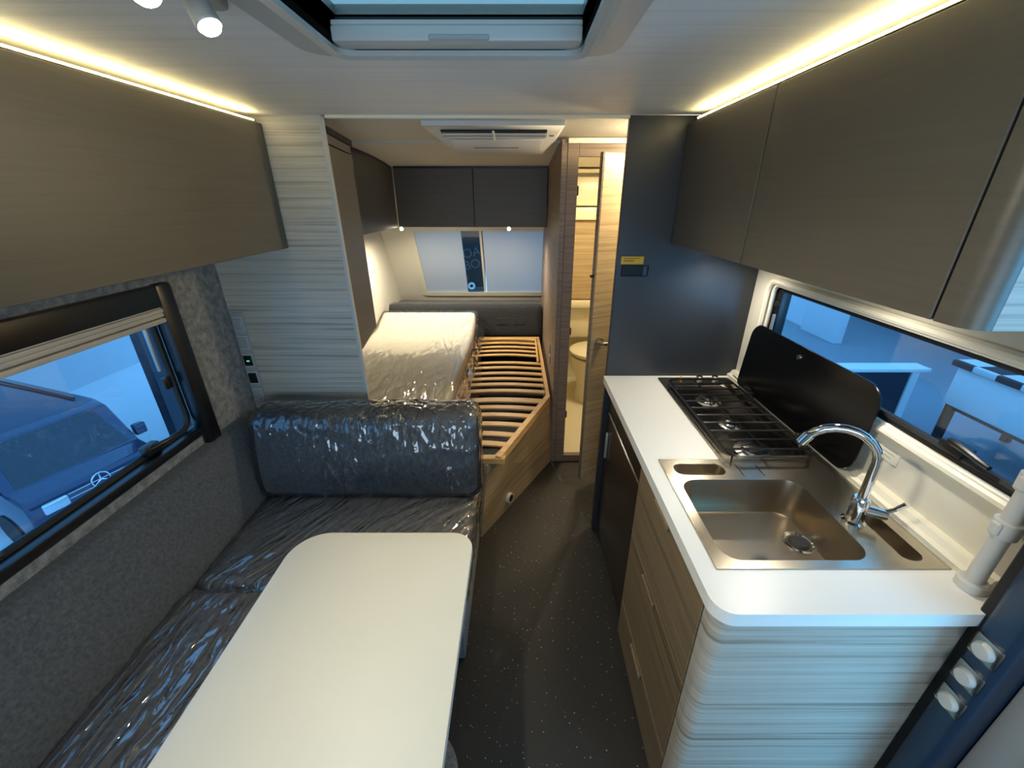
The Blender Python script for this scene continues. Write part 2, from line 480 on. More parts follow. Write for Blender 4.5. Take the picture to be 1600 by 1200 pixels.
    def out(self, name, mat, parent=None, smooth=True, angle=35, label=None, cat=None, group=None, kind=None):
        bm = self.bm
        if self.xf is not None: bmesh.ops.transform(bm, matrix=self.xf, verts=bm.verts[:])
        if parent is not None:
            o_loc = LOC[parent.name]
        else:
            xs = [v.co for v in bm.verts]
            o_loc = Vector(((min(v.x for v in xs) + max(v.x for v in xs)) / 2, (min(v.y for v in xs) + max(v.y for v in xs)) / 2, min(v.z for v in xs)))
        bmesh.ops.translate(bm, verts=bm.verts[:], vec=-o_loc)
        me = bpy.data.meshes.new(name); bm.to_mesh(me); bm.free()
        me.materials.append(M[mat] if isinstance(mat, str) else mat)
        if smooth:
            for p in me.polygons: p.use_smooth = True
            me.set_sharp_from_angle(angle=math.radians(angle))
        o = bpy.data.objects.new(name, me); COL.objects.link(o)
        if parent is not None: o.parent = parent
        else: o.location = o_loc
        LOC[o.name] = o_loc.copy()
        return tag(o, label, cat, group, kind)


def rrect(x0, x1, y0, y1, r, n=6):
    """rounded rectangle, counter-clockwise; r is one radius or four (x0y0, x1y0, x1y1, x0y1)"""
    rs = r if isinstance(r, (list, tuple)) else [r] * 4
    pts = []
    for (cx, cy, sx, sy, a0), rr in zip(((x0, y0, 1, 1, PI), (x1, y0, -1, 1, 1.5 * PI), (x1, y1, -1, -1, 0), (x0, y1, 1, -1, 0.5 * PI)), rs):
        ox, oy = cx + sx * rr, cy + sy * rr
        for i in range(n + 1):
            a = a0 + 0.5 * PI * i / n
            pts.append((ox + rr * math.cos(a), oy + rr * math.sin(a)))
    return pts


def text_mesh(b, s, size, xf, depth=0.001):
    c = bpy.data.curves.new('t', 'FONT'); c.body = s; c.size = size; c.extrude = depth; c.align_x = 'CENTER'
    o = bpy.data.objects.new('t', c); COL.objects.link(o)
    bpy.context.view_layer.update()
    me = bpy.data.meshes.new_from_object(o.evaluated_get(bpy.context.evaluated_depsgraph_get()))
    t = bmesh.new(); t.from_mesh(me); bmesh.ops.transform(t, matrix=xf, verts=t.verts[:])
    bpy.data.objects.remove(o); bpy.data.curves.remove(c); bpy.data.meshes.remove(me)
    b._merge(t)


def struct(name, b, mat, label, cat, **k):
    return b.out(name, mat, None, label=label, cat=cat, kind='structure', **k)


# ------------------------------------------------------------------ key dimensions
XL, XR = -1.25, 0.987          # inner faces of the side walls
YP = 1.74                      # kitchen / bedroom partition
ZC = 1.935                     # ceiling
ZW = 0.92                      # worktop
Y0 = -1.0                      # end wall behind the camera
HX0, HX1, HY0, HY1 = -0.345, 0.118, 0.32, 0.985   # roof hatch opening


def yr(z): return 3.90 + (1.45 - z) * 0.56     # sloping rear wall

# ------------------------------------------------------------------ structure
b = B().box(-1.31, 1.05, Y0 - .05, 4.75, -0.06, 0.0)
struct('floor', b, 'floor', 'dark grey vinyl floor with small light flecks', 'floor')
b = B().plate([(-1.31, Y0 - .05), (1.05, Y0 - .05), (1.05, YP), (-1.31, YP)], [[(HX0, HY0), (HX1, HY0), (HX1, HY1), (HX0, HY1)]], ZC, ZC + 0.04)
struct('ceiling', b, 'ceiling', 'pale grey ceiling board above the dinette and kitchen', 'ceiling', smooth=False)
b = B().prism([(YP, 1.947), (2.56, 1.947), (2.56, 1.937), (3.0, 1.92), (3.45, 1.885), (3.9, 1.85), (4.0, 1.85), (4.0, 2.0), (YP, 2.0)], 'x', -1.31, 1.05)
struct('ceiling_bedroom', b, 'ceiling_rear', 'cream ceiling sloping down over the bed', 'ceiling')
b = B().box(-0.70, 0.397, YP - .006, YP + .016, 1.924, 1.936, 0.004)
struct('trim_1', b, 'cream_plastic', 'pale strip across the ceiling before the bedroom', 'trim')
# left wall with window opening
WY0, WY1, WZ0, WZ1 = 0.22, 1.435, 0.835, 1.365
b = B()
b.box(-1.31, XL, Y0, WY0, 0, ZC + .04); b.box(-1.31, XL, WY1, YP, 0, ZC + .04)
b.box(-1.31, XL, WY0, WY1, 0, WZ0); b.box(-1.31, XL, WY0, WY1, WZ1, ZC + .04)
struct('wall_left', b, 'felt', 'mottled grey felt wall around the dinette window', 'wall', smooth=False)
b = B().box(-1.31, XL, YP, 4.75, 0, 2.0)
struct('wall_left_bedroom', b, 'cream', 'cream side wall beside the mattress', 'wall', smooth=False)
# right wall: kitchen window, entrance door opening
RY0, RY1, RZ0, RZ1 = 0.600, 1.62, 1.105, 1.36
DY0, DY1 = -0.26, 0.42
b = B()
b.box(XR, 1.05, RY1, YP + .03, 0, ZC + .04); b.box(XR, 1.05, DY1, RY0, 0, ZC + .04)
b.box(XR, 1.05, RY0, RY1, 0, RZ0); b.box(XR, 1.05, RY0, RY1, RZ1, ZC + .04)
b.box(XR, 1.05, DY0, DY1, 1.84, ZC + .04); b.box(XR, 1.05, Y0, DY0, 0, ZC + .04)
struct('wall_right', b, 'cream', 'cream wall behind the sink and around the kitchen window', 'wall', smooth=False)
b = B().box(XR, 1.05, YP + .03, 4.75, 0, 2.0)
struct('wall_right_bathroom', b, 'bath', 'cream outer wall of the bathroom', 'wall', smooth=False)
# end wall behind the camera, with its window opening
b = B()
b.box(-1.31, -0.78, Y0 - .05, Y0, 0, ZC + .04); b.box(0.58, 1.05, Y0 - .05, Y0, 0, ZC + .04)
b.box(-0.78, 0.58, Y0 - .05, Y0, 0, 0.92); b.box(-0.78, 0.58, Y0 - .05, Y0, 1.5, ZC + .04)
struct('wall_front', b, 'cream', 'end wall with a window opening, behind the table', 'wall', smooth=False)
# rear sloping wall with window opening
RW0, RW1, RWZ0, RWZ1 = -0.965, 0.30, 0.77, 1.42


def slab(b, x0, x1, z0, z1, off=0.0, th=0.04):
    b.prism([(yr(z0) + off, z0), (yr(z1) + off, z1), (yr(z1) + off + th, z1), (yr(z0) + off + th, z0)], 'x', x0, x1)


b = B()
slab(b, -1.31, RW0, 0.0, 2.0); slab(b, RW1, 1.05, 0.0, 2.0); slab(b, RW0, RW1, 0.0, RWZ0); slab(b, RW0, RW1, RWZ1, 2.0)
struct('wall_rear', b, 'cream', 'cream sloping end wall behind the bed', 'wall', smooth=False)
# black partition panel between hob and bathroom
b = B().box(0.397, XR, YP, YP + .028, 0, ZC, 0.002, 1)
struct('wall_partition', b, 'panel_black', 'anthracite upright panel at the end of the worktop', 'wall')
# bathroom walls
BY = 2.39
b = B().prism([(BY, 0), (4.4, 0), (3.95, 1.4), (3.9, 1.85), (BY + .55, 1.93), (BY + .2, 1.935), (BY, 1.935)], 'x', 0.215, 0.243)
struct('wall_bathroom', b, 'oak_dark', 'brown wood bathroom wall beside the slatted bed', 'wall', smooth=False)
d2 = thing('door_2', (0.30, BY, 0), 'wood bathroom door frame with black latches around a lit opening', 'door', kind='structure')
B().box(0.244, 0.302, BY - .003, BY + .035, 0, 1.915, 0.002, 1).out('stile', 'oak_dark', d2)
B().box(0.925, XR, BY - .003, BY + .035, 0, 1.915, 0.002, 1).out('stile', 'oak_dark', d2)
B().box(0.302, 0.925, BY - .003, BY + .035, 1.857, 1.915, 0.002, 1).out('head_rail', 'oak_dark', d2)
B().box(0.302, 0.925, BY - .003, BY + .035, 0, 0.05, 0.002, 1).out('threshold', 'oak_dark', d2)
B().box(0.244, 0.95, BY - .012, BY + .02, 1.9155, 1.94, 0.003, 1).out('cover_strip', 'cream_plastic', d2)
for z in (1.70, 0.93, 0.36):
    B().box(0.296, 0.312, BY + .006, BY + .024, z - .025, z + .025, 0.007).out('latch_keep', 'black', d2)
b = B().box(0.243, XR, 3.78, 3.80, 0, 1.9)
struct('wall_bathroom_end', b, 'bath', 'cream wall at the far end of the bathroom', 'wall')
b = B().box(0.2435, 0.2465, BY + .036, 3.78, 0, 1.9)
struct('wall_bathroom_lining', b, 'bath', 'cream lining inside the bathroom', 'wall')
b = B().box(0.247, XR, BY + .036, 3.78, 0.0, 0.04, 0.006)
struct('floor_bathroom', b, 'bath', 'cream moulded shower tray inside the bathroom door', 'floor')

t = thing('ceiling_lamp', (0.72, 2.05, 1.92), 'small round ceiling lamp over the bathroom door, behind the dark panel', 'light')
B().lathe([(0.0, 1.947), (0.06, 1.947), (0.06, 1.930), (0.05, 1.926), (0.0, 1.926)], (0.72, 2.05, 0), 28).out('housing', 'white', t)
B().lathe([(0.0, 1.9255), (0.045, 1.9255), (0.045, 1.9235), (0.0, 1.9235)], (0.72, 2.05, 0), 28).out('lens', 'bulb_small', t)
pl = bpy.data.lights.new('ceiling_lamp_light', 'POINT'); pl.energy = 18; pl.color = (1.0, 0.84, 0.56); pl.shadow_soft_size = 0.04
plo = bpy.data.objects.new('ceiling_lamp_light', pl); COL.objects.link(plo); plo.location = (0.72, 2.05, 1.87)

# bathroom door leaf, ajar
ang = math.atan2(0.285, 0.55)
xf = Matrix.Translation((0.38, 2.10, 0)) @ Matrix.Rotation(ang, 4, 'Z')
dl = thing('door_3', (0.38, 2.10, 0.06), 'wood bathroom door tinted for warm lamplight, standing ajar, with nickel lever handle', 'door', kind='structure')
B(xf).box(0, 0.60, 0, 0.028, 0.065, 1.853, 0.003, 1).out('door_leaf', 'oak', dl)
B(xf).box(-0.003, 0.0, 0.002, 0.026, 0.065, 1.853).out('edge_band', 'oak_dark', dl)
hb = B(xf); hb.cyl((0.052, 0, 0.955), (0.052, -0.012, 0.955), 0.024, 24)
hp = hb.out('rose', 'satin', dl)
B(xf).tube([(0.052, -0.004, 0.955), (0.052, -0.030, 0.955), (0.056, -0.042, 0.955), (0.066, -0.047, 0.955), (0.10, -0.048, 0.953), (0.145, -0.046, 0.95)], [.011, .011, .011, .011, .010, .008], 14).out('lever', 'satin', hp)
B(xf).box(-0.022, 0.0, 0.008, 0.02, 1.30, 1.315, 0.002, 1).out('latch', 'black', dl)

# ------------------------------------------------------------------ window 1 (dinette, left)
w1 = thing('window_1', (XL, 0.84, 0.78), 'black framed dinette window with blue daylight behind', 'window', kind='structure')
b = B()
xo, xi = XL - .02, XL + .022
b.box(xo, xi, WY0 - .03, WY1 + .028, WZ1 - .045, WZ1 + .03, 0.008); b.box(xo, xi - .004, WY0 - .03, WY1 + .028, WZ0 - .014, WZ0 + .018, 0.006)
b.box(xo - .002, xi + .003, WY1 - .04, WY1 + .031, WZ0 - .08, WZ1 + .032, 0.012); b.box(xo - .002, xi + .003, WY0 - .033, WY0 + .04, WZ0 - .08, WZ1 + .03, 0.012)
b.out('window_frame', 'black', w1)
b = B(); loop = [(XL - .03, y, z) for y, z in rrect(WY0 + .045, WY1 - .045, WZ0 + .020, WZ1 - .05, 0.05)]
b.tube(loop, 0.012, 8, closed=True).out('seal', 'rubber', w1)
B().box(XL - .045, XL - .039, WY0, WY1, WZ0, WZ1).out('pane', 'pane', w1)
for y in (1.20, 0.66):
    hd = B().box(XL - .038, XL - .005, y - .03, y + .03, WZ0 + .02, WZ0 + .06, 0.008).out('window_latch', 'black', w1)
    B().tube([(XL - .012, y - .01, WZ0 + .045), (XL + .004, y + .02, WZ0 + .05), (XL + .006, y + .075, WZ0 + .045)], [.009, .009, .006], 10).out('latch_lever', 'black', hd)
B().box(XL - .036, XL - .024, WY1 - .085, WY1 - .075, 1.10, 1.28, 0.003).out('stay', 'alu', w1)
B().box(XL - .036, XL - .02, WY1 - .09, WY1 - .06, 1.03, 1.075, 0.005).out('stay_bracket', 'black', w1)
rb = thing('roller_blind', (XL, 0.83, 1.27), 'rolled up beige window blind with aluminium bar in the dinette window', 'blind')
b = B()
for k, (dz, dx) in enumerate(((0.0, 0.0), (-.014, .003), (-.028, .001))):
    b.box(XL - .022, XL + .018 + dx, WY0 + .045, WY1 - .022, 1.317 + dz, 1.331 + dz, 0.003)
b.out('blind_cloth', 'blind_alu', rb)
B().box(XL - .024, XL + .02, WY0 + .045, WY1 - .012, 1.268, 1.286, 0.005).out('pull_bar', 'blind_alu', rb)

# ------------------------------------------------------------------ window 2 (kitchen, right)
w2 = thing('window_2', (XR, 1.14, 1.08), 'cream framed kitchen window behind the hob lid', 'window', kind='structure')
for nm, off, r_, dep in (('window_frame', 0.0, 0.014, 0.0), ('inner_frame', 0.03, 0.008, .004)):
    loop = [(XR - .004 + dep, y, z) for y, z in rrect(RY0 - .012 + off, RY1 + .012 - off, RZ0 - .014 + off * .4, RZ1 + .014 - off * .4, 0.045 - off * .5)]
    B().tube(loop, r_, 10, closed=True).out(nm, 'cream_plastic', w2)
b = B(); loop = [(XR + .025, y, z) for y, z in rrect(RY0 + .02, RY1 - .02, RZ0 + .012, RZ1 - .012, 0.03)]
b.tube(loop, 0.012, 8, closed=True).out('seal', 'rubber', w2)
B().box(XR + .012, XR + .05, RY1 - .055, RY1, RZ0, RZ1, 0.004).out('blind_guide', 'black', w2)
B().box(XR + .004, XR + .012, RY1 - .05, RY1 - .036, 1.18, 1.25, 0.002, 1).out('stay', 'alu', w2)
B().box(XR + .004, XR + .014, RY1 - .055, RY1 - .03, 1.28, 1.30, 0.003, 1).out('stay_bracket', 'black', w2)
B().box(XR + .05, XR + .055, RY0, RY1, RZ0, RZ1).out('pane', 'pane', w2)
B().box(XR + .012, XR + .05, RY0, RY1, RZ0, RZ0 + .012, 0.004).out('sill', 'black', w2)
hd = B().box(XR + .008, XR + .045, 0.78, 0.84, RZ0 + .012, RZ0 + .042, 0.008).out('window_latch', 'black', w2)
B().tube([(XR + .02, 0.82, RZ0 + .04), (XR + .008, 0.79, RZ0 + .045), (XR + .006, 0.72, RZ0 + .035)], [.010, .009, .006], 10).out('latch_lever', 'black', hd)

# ------------------------------------------------------------------ window 3 (rear, blinds almost closed)
w3 = thing('window_3', (-0.33, yr(RWZ0), RWZ0), 'wide rear window with a dark gap between its pale blinds', 'window', kind='structure')
b = B(); slab(b, RW0, RW1, RWZ0, RWZ1, off=0.03, th=0.004); b.out('pane', 'pane_clear', w3)
b = B(); slab(b, RW0 - .03, RW0 + .012, RWZ0 - .02, RWZ1 + .02, off=-.012, th=0.014); b.out('blind_guide', 'cream_plastic', w3)
b = B(); slab(b, RW0, RW1, RWZ0 - .03, RWZ0 + .014, off=-.014, th=0.016); b.out('bottom_rail', 'cream_plastic', w3)
b = B(); slab(b, RW0, RW1, RWZ1 - .02, RWZ1 + .03, off=-.014, th=0.016); b.out('top_rail', 'cream_plastic', w3)
b = B(); slab(b, RW0 + .01, -0.532, RWZ0, RWZ1, off=0.004, th=0.003); b.out('blind_panel', 'blind', w3)
b = B(); slab(b, -0.336, RW1, RWZ0, RWZ1, off=0.004, th=0.003); b.out('blind_panel', 'blind', w3)
b = B(); slab(b, -0.366, -0.346, RWZ0, RWZ1, off=0.001, th=0.006); b.out('blind_bar', 'cream_plastic', w3)

# ------------------------------------------------------------------ roof hatch
h = thing('roof_hatch', (-0.11, 0.65, 1.9), 'grey framed roof hatch with blue glass in the ceiling', 'roof hatch')
fl = 0.075
b = B()
outer = rrect(HX0 - fl, HX1 + fl, HY0 - fl, HY1 + .04, 0.06)
inner = rrect(HX0, HX1, HY0, HY1, 0.03)
b.plate(outer, [inner], 1.921, 1.935)
b.loft([[(x, y, 1.921) for x, y in rrect(HX0 - .03, HX1 + .03, HY0 - .03, HY1 + .025, 0.045)],
        [(x, y, 1.908) for x, y in rrect(HX0 - .012, HX1 + .012, HY0 - .012, HY1 + .012, 0.035)],
        [(x, y, 1.912) for x, y in rrect(HX0, HX1, HY0, HY1, 0.03)],
        [(x, y, 1.936) for x, y in rrect(HX0, HX1, HY0, HY1, 0.03)]], cap_end=False)
b.out('frame', 'hatch_plastic', h)
b = B()
b.box(HX0 - .02, HX0, HY0, HY1, 1.935, 1.99); b.box(HX1, HX1 + .02, HY0, HY1, 1.935, 1.99)
b.box(HX0 - .02, HX1 + .02, HY1, HY1 + .02, 1.935, 1.99); b.box(HX0 - .02, HX1 + .02, HY0 - .02, HY0, 1.935, 1.99)
b.out('shaft', 'alu', h)
B().box(HX0 + .004, HX1 - .004, HY1 - .05, HY1 - .002, 1.921, 1.945, 0.004).out('blind_bar', 'hatch_plastic', h)
B().box(-0.165, -0.055, HY1 - .053, HY1 - .047, 1.922, 1.931, 0.002, 1).out('grip', 'grey_plastic', h)
B().box(HX0, HX1, HY1 - .012, HY1 + .001, 1.955, 1.968, 0.002, 1).out('seal', 'rubber', h)
B().box(HX0 + .004, HX1 - .004, HY1 - .045, HY1 - .002, 1.9455, 1.954, 0.002, 1).out('blind_pleats', 'hatch_plastic', h)
B().box(HX0 - .01, HX1 + .01, HY0 - .01, HY1 + .01, 1.9695, 1.9755).out('pane', 'pane_hatch', h)

# ------------------------------------------------------------------ ceiling spotlight rail
sr = thing('spotlight_rail', (-0.465, 0.5, 1.91), 'grey ceiling rail carrying two swivel spotlights', 'light')
B().box(-0.467, -0.427, 0.15, 0.785, 1.912, 1.935, 0.008).out('rail', 'grey_plastic', sr)
for sx_, y in ((-0.413, 0.668), (-0.420, 0.580)):
    c = Vector((sx_, y, 1.900)); d = Vector((0.28, -0.10, -0.55)).normalized()
    q = B().tube([c - d * 0.005, c, c + d * 0.045, c + d * 0.047], [.008, .013, .016, .0145], 20).out('spot_head', 'grey_plastic', sr)
    e = c + d * 0.0475
    B().cyl(e, e + d * 0.003, 0.0115, 20).out('lens', 'bulb', q)
    spot('spot_light', e + d * 0.012, e + d, 12, (1.0, 0.90, 0.70), 150, 0.9, 0.02)

# ------------------------------------------------------------------ air conditioner
a = thing('air_conditioner', (-0.11, 2.2, 1.87), 'white ceiling air conditioning unit with louvred outlets', 'air conditioner')
b = B()
T_ = [(-0.395, 1.935), (0.182, 1.935), (0.182, 2.56), (-0.395, 2.56)]
b.loft([[(x, y, 1.95) for x, y in T_], [(x, y, 1.930) for x, y in T_],
        [(-0.372, 1.985, 1.912), (0.160, 1.985, 1.912), (0.160, 2.53, 1.912), (-0.372, 2.53, 1.912)],
        [(-0.315, 2.205, 1.873), (0.118, 2.205, 1.873), (0.118, 2.47, 1.873), (-0.315, 2.47, 1.873)]])
b.out('housing', 'ac', a, angle=60)
pA, pB = Vector((0, 1.985, 1.912)), Vector((0, 2.205, 1.873))
d = (pB - pA).normalized(); n = Vector((1, 0, 0)).cross(d)
if n.z > 0: n = -n
xf = Matrix(((1, d.x, n.x, pA.x), (0, d.y, n.y, pA.y), (0, d.z, n.z, pA.z), (0, 0, 0, 1)))
B(xf).box(-0.325, 0.113, -0.022, 0.062, -0.012, 0.0035, 0.001, 1).out('outlet_shade_plate', 'black', a)  # black plate drawn for the shade inside the recessed outlet
for x0, x1 in ((-0.322, -0.114), (-0.104, 0.110)):
    for k in range(2):
        B(xf).box(x0, x1, -0.008 + k * .036, 0.014 + k * .036, 0.004, 0.0085, 0.002, 1).out('louvre', 'ac', a)
B(xf).box(-0.114, -0.104, -0.024, 0.064, 0.0, 0.011, 0.002, 1).out('divider', 'ac', a)
B(xf).box(-0.30, 0.095, 0.078, 0.215, 0.0005, 0.007, 0.004).out('front_cover', 'ac', a)
B(xf).box(-0.21, -0.005, 0.175, 0.184, 0.006, 0.0075).out('slot', 'black', a)
B(xf).box(0.125, 0.145, 0.03, 0.045, 0.0, 0.003, 0.001, 1).out('badge', 'grey_plastic', a)

# ------------------------------------------------------------------ overhead cabinets
def overhead(name, x_face, x_back, y0, y1, z0, z1, label, group=None, mat='taupe', split=None):
    t = thing(name, ((x_face + x_back) / 2, (y0 + y1) / 2, z0), label, 'cabinet', group)
    s = 1 if x_face > x_back else -1
    B().box(min(x_back, x_face - s * .022), max(x_back, x_face - s * .022), y0 + .003, y1 - .003, z0 + .006, z1 - .002).out('body', 'taupe_dark', t, smooth=False)
    B().box(min(x_face, x_face - s * .02), max(x_face, x_face - s * .02), y0 + .0015, y1 - .0015, z0, z1, 0.0015, 1).out('door', mat, t)
    return t


overhead('overhead_cabinet', -0.93, XL + .004, -0.30, 1.738, 1.48, 1.908, 'long taupe overhead cabinet above the dinette window')
overhead('overhead_cabinet', 0.607, XR, 1.172, 1.738, 1.497, 1.907, 'narrow taupe overhead cabinet above the hob, next to the dark panel', 'kitchen overhead cabinets')
overhead('overhead_cabinet', 0.607, XR, 0.594, 1.170, 1.497, 1.907, 'wide taupe overhead cabinet above the sink', 'kitchen overhead cabinets')
ep = thing('cabinet_end_panel', (0.8, 0.565, 1.497), 'rounded end panel of the kitchen overhead cabinets, lit blue', 'end panel')
arc = [(0.607 + 0.028 - 0.028 * math.cos(t_), 0.536 + 0.028 - 0.028 * math.sin(t_)) for t_ in [PI / 2 * k / 6 for k in range(7)]]
B().prism([(0.607, 0.590)] + arc + [(0.637, 0.536), (0.637, 0.590)], 'z', 1.497, 1.907).out('corner_strip', 'taupe', ep)
B().box(0.6375, XR, 0.536, 0.590, 1.497, 1.907).out('panel', 'ash', ep)

for xf_, sg, y0, y1, lab in ((-0.930, 1, -0.30, 1.70, 'glowing LED strip along the top of the dinette cabinet'),
                             (0.607, -1, 0.54, 1.66, 'glowing LED strip along the top of the kitchen cabinets')):
    t = thing('led_strip', (xf_, (y0 + y1) / 2, 1.918), lab, 'light', 'cabinet top light strips')
    xa, xb = sorted((xf_, xf_ - sg * 0.02))
    B().box(xa, xb, y0, y1, 1.9085, 1.9105).out('carrier', 'alu', t)
    xa, xb = sorted((xf_ - sg * .006, xf_ + sg * .001))
    B().box(xa, xb, y0 + .01, y1 - .01, 1.9107, 1.9143).out('diffuser', 'led', t)

# under cabinet lamps over the worktop
for y in (1.60, 1.0):
    t = thing('puck_light', (0.80, y, 1.49), 'small round lamp under the kitchen cabinet, ' + ('by the dark panel' if y > 1.3 else 'above the sink'), 'light', 'under cabinet lamps')
    B().lathe([(0.0, 1.503), (0.03, 1.503), (0.032, 1.492), (0.026, 1.490), (0.0, 1.490)], (0.80, y, 0), 24).out('ring', 'satin', t)
    B().lathe([(0.0, 1.4895), (0.022, 1.4895), (0.022, 1.4885), (0.0, 1.4885)], (0.80, y, 0), 24).out('lens', 'bulb_small', t)
    spot('puck_lamp', (0.80, y, 1.485), (0.78, y, 0.9), 9 if y > 1.3 else 11, (1.0, 0.93, 0.82), 150, 0.9, 0.02)

# ------------------------------------------------------------------ wardrobe between dinette and bedroom
t = thing('wardrobe', (-0.98, 1.86, 0), 'tall wardrobe with striped grey wood front and taupe side', 'wardrobe')
B().box(XL, -0.722, YP, YP + .02, 0.02, ZC).out('front_panel', 'ash', t)
B().box(-0.722, -0.712, YP - .002, YP + .021, 0.55, ZC).out('edge_strip', 'edge', t)
B().prism([(YP + .022, 1.035), (1.99, 1.08), (1.99, 1.828), (YP + .022, 1.845)], 'x', -0.73, -0.713, 0.0015, 1).out('side_door', 'taupe', t)
B().prism([(YP + .022, 1.85), (1.99, 1.833), (1.99, 1.862), (YP + .022, 1.882)], 'x', -0.73, -0.714, 0.001, 1).out('filler', 'taupe', t)
B().prism([(YP + .022, 1.883), (2.0, 1.864), (2.0, 1.885), (YP + .022, 1.905)], 'x', -0.76, -0.708).out('top_rail', 'black', t)
B().box(XL + .002, -0.731, YP + .021, 1.99, 1.09, 1.86).out('body', 'taupe_dark', t, smooth=False)

# sockets on the wardrobe
t = thing('socket_column', (-1.215, YP, 0.78), 'column of five grey sockets and switches on the wardrobe', 'socket')
B().box(-1.246, -1.192, YP - .006, YP, 0.785, 1.215, 0.003).out('backing', 'grey_plastic', t)
for k in range(5):
    z0 = 0.795 + k * 0.0845
    f = B().box(-1.242, -1.196, YP - .011, YP - .006, z0, z0 + .068, 0.003).out('module_frame', 'edge', t)
    m_ = 'black' if k in (1, 2) else 'grey_plastic'
    B().box(-1.237, -1.201, YP - .014, YP - .011, z0 + .010, z0 + .058, 0.003).out('insert', m_, f)
    if k in (0, 3):
        B().lathe([(0.016, YP - .014), (0.016, YP - .017), (0.012, YP - .017), (0.011, YP - .0145), (0.0, YP - .0145)], (-1.219, 0, z0 + .034), 20, 'y').out('socket_hole', 'grey_plastic', f)
    if k == 2:
        B().box(-1.224, -1.212, YP - .0155, YP - .014, z0 + .03, z0 + .036).out('indicator', 'green_led', f)
    if k == 4:
        B().box(-1.206, -1.201, YP - .018, YP - .014, z0 + .012, z0 + .056, 0.002, 1).out('rocker_edge', 'chrome', f)

# ------------------------------------------------------------------ bedroom overhead cabinets
t = thing('overhead_cabinet', (-1.1, 2.7, 1.46), 'dark taupe overhead cabinet with curved top along the bed side', 'cabinet', 'bedroom overhead cabinets')
prof = [(1.995, 1.462), (3.445, 1.458), (3.445, 1.862), (3.25, 1.886), (3.05, 1.899), (2.75, 1.907), (1.995, 1.917)]
B().prism(prof, 'x', -0.972, -0.952, 0.001, 1).out('door', 'taupe', t)
B().prism([(p[0], p[1]) for p in prof], 'x', XL, -0.973).out('body', 'taupe_dark', t)
B().prism([(1.995, 1.918), (2.75, 1.908), (3.05, 1.900), (3.25, 1.887), (3.45, 1.863), (3.45, 1.878), (3.25, 1.902), (3.05, 1.916), (2.75, 1.929), (1.995, 1.94)], 'x', XL, -0.955).out('top_rail', 'black', t)  # black strip fills in the shaded gap up to the ceiling
for x0, x1, lab in ((-0.948, -0.353, 'dark taupe overhead cabinet at the bed head, beside the bed side cabinet'), (-0.351, 0.212, 'dark taupe overhead cabinet at the bed head, beside the bathroom wall')):
    t = thing('overhead_cabinet', ((x0 + x1) / 2, 3.6, 1.458), lab, 'cabinet', 'bedroom overhead cabinets')
    B().box(x0 + .002, x1 - .002, 3.45, 3.468, 1.462, 1.868, 0.0015, 1).out('door', 'taupe_dark', t)
    B().box(x0, x1, 3.469, 3.88, 1.458, 1.868).out('body', 'taupe_dark', t, smooth=False)
    B().box(x0, x1, 3.462, 3.60, 1.869, 1.888).out('top_rail', 'black', t)  # black strip coloured in for the shadow gap above the doors
for x, lab in ((-0.93, 'small bright reading spot under the bed head cabinet, over the mattress'), (-0.085, 'small bright reading spot under the bed head cabinet, over the bare slats')):
    t = thing('reading_spot', (x, 3.46, 1.44), lab, 'light', 'reading spots')
    B().cyl((x, 3.475, 1.459), (x, 3.475, 1.448), 0.012, 16).out('base', 'satin', t)
    q = B().tube([(x, 3.48, 1.452), (x, 3.455, 1.446)], [.011, .013], 16).out('head', 'satin', t)
    B().cyl((x, 3.4549, 1.446), (x, 3.452, 1.4455), 0.0125, 16).out('lens', 'bulb_small', q)
    spot('reading_light', (x, 3.452, 1.428), (x + (.12 if x < -.5 else -.1), 3.45, 0.5), (36.0 if x < -.5 else 26.0), (1.0, 0.88, 0.68), 175, 0.9, 0.015)

# ------------------------------------------------------------------ bed
t = thing('slatted_bed', (-0.5, 2.7, 0), 'low wooden bed base with birch slats and slanted front corner', 'bed')
ft = [(-0.206, 1.68), (0.212, 2.388)]; tp = [(-0.16, 1.69), (0.195, 2.385)]
ZB = 0.455
# slanted front panel, thin, leaning slightly out to the slat frame
dn = Vector((-0.71, 0.42, 0)).normalized() * 0.018
def p3(p, z, k=0): return (p[0] + dn.x * k, p[1] + dn.y * k, z)
B().hexa([p3(ft[0], 0), p3(ft[1], 0), p3(ft[1], 0, 1), p3(ft[0], 0, 1), p3(tp[0], ZB), p3(tp[1], ZB), p3(tp[1], ZB, 1), p3(tp[0], ZB, 1)]).out('front_panel', 'oak', t, smooth=False)
B().box(-1.24, -0.215, 1.765, 1.783, 0, ZB).out('foot_panel', 'oak', t)
B().box(-0.39, -0.372, 1.784, 3.70, 0, ZB).out('centre_panel', 'oak_dark', t)
v = Vector((-0.0635, 1.921, 0.0714)); nv = Vector((0.71, -0.42, 0.0)).normalized()
vb = B(); c0, c1 = v + nv * .004, v + nv * .016
vb.tube([v - nv * .004, c1], [.030, .030], 24); vent = vb.out('vent_ring', 'cream_plastic', t)
B().cyl(c1 - nv * .001, c1 + nv * .0015, .021, 24).out('vent_hole', 'rubber', vent)
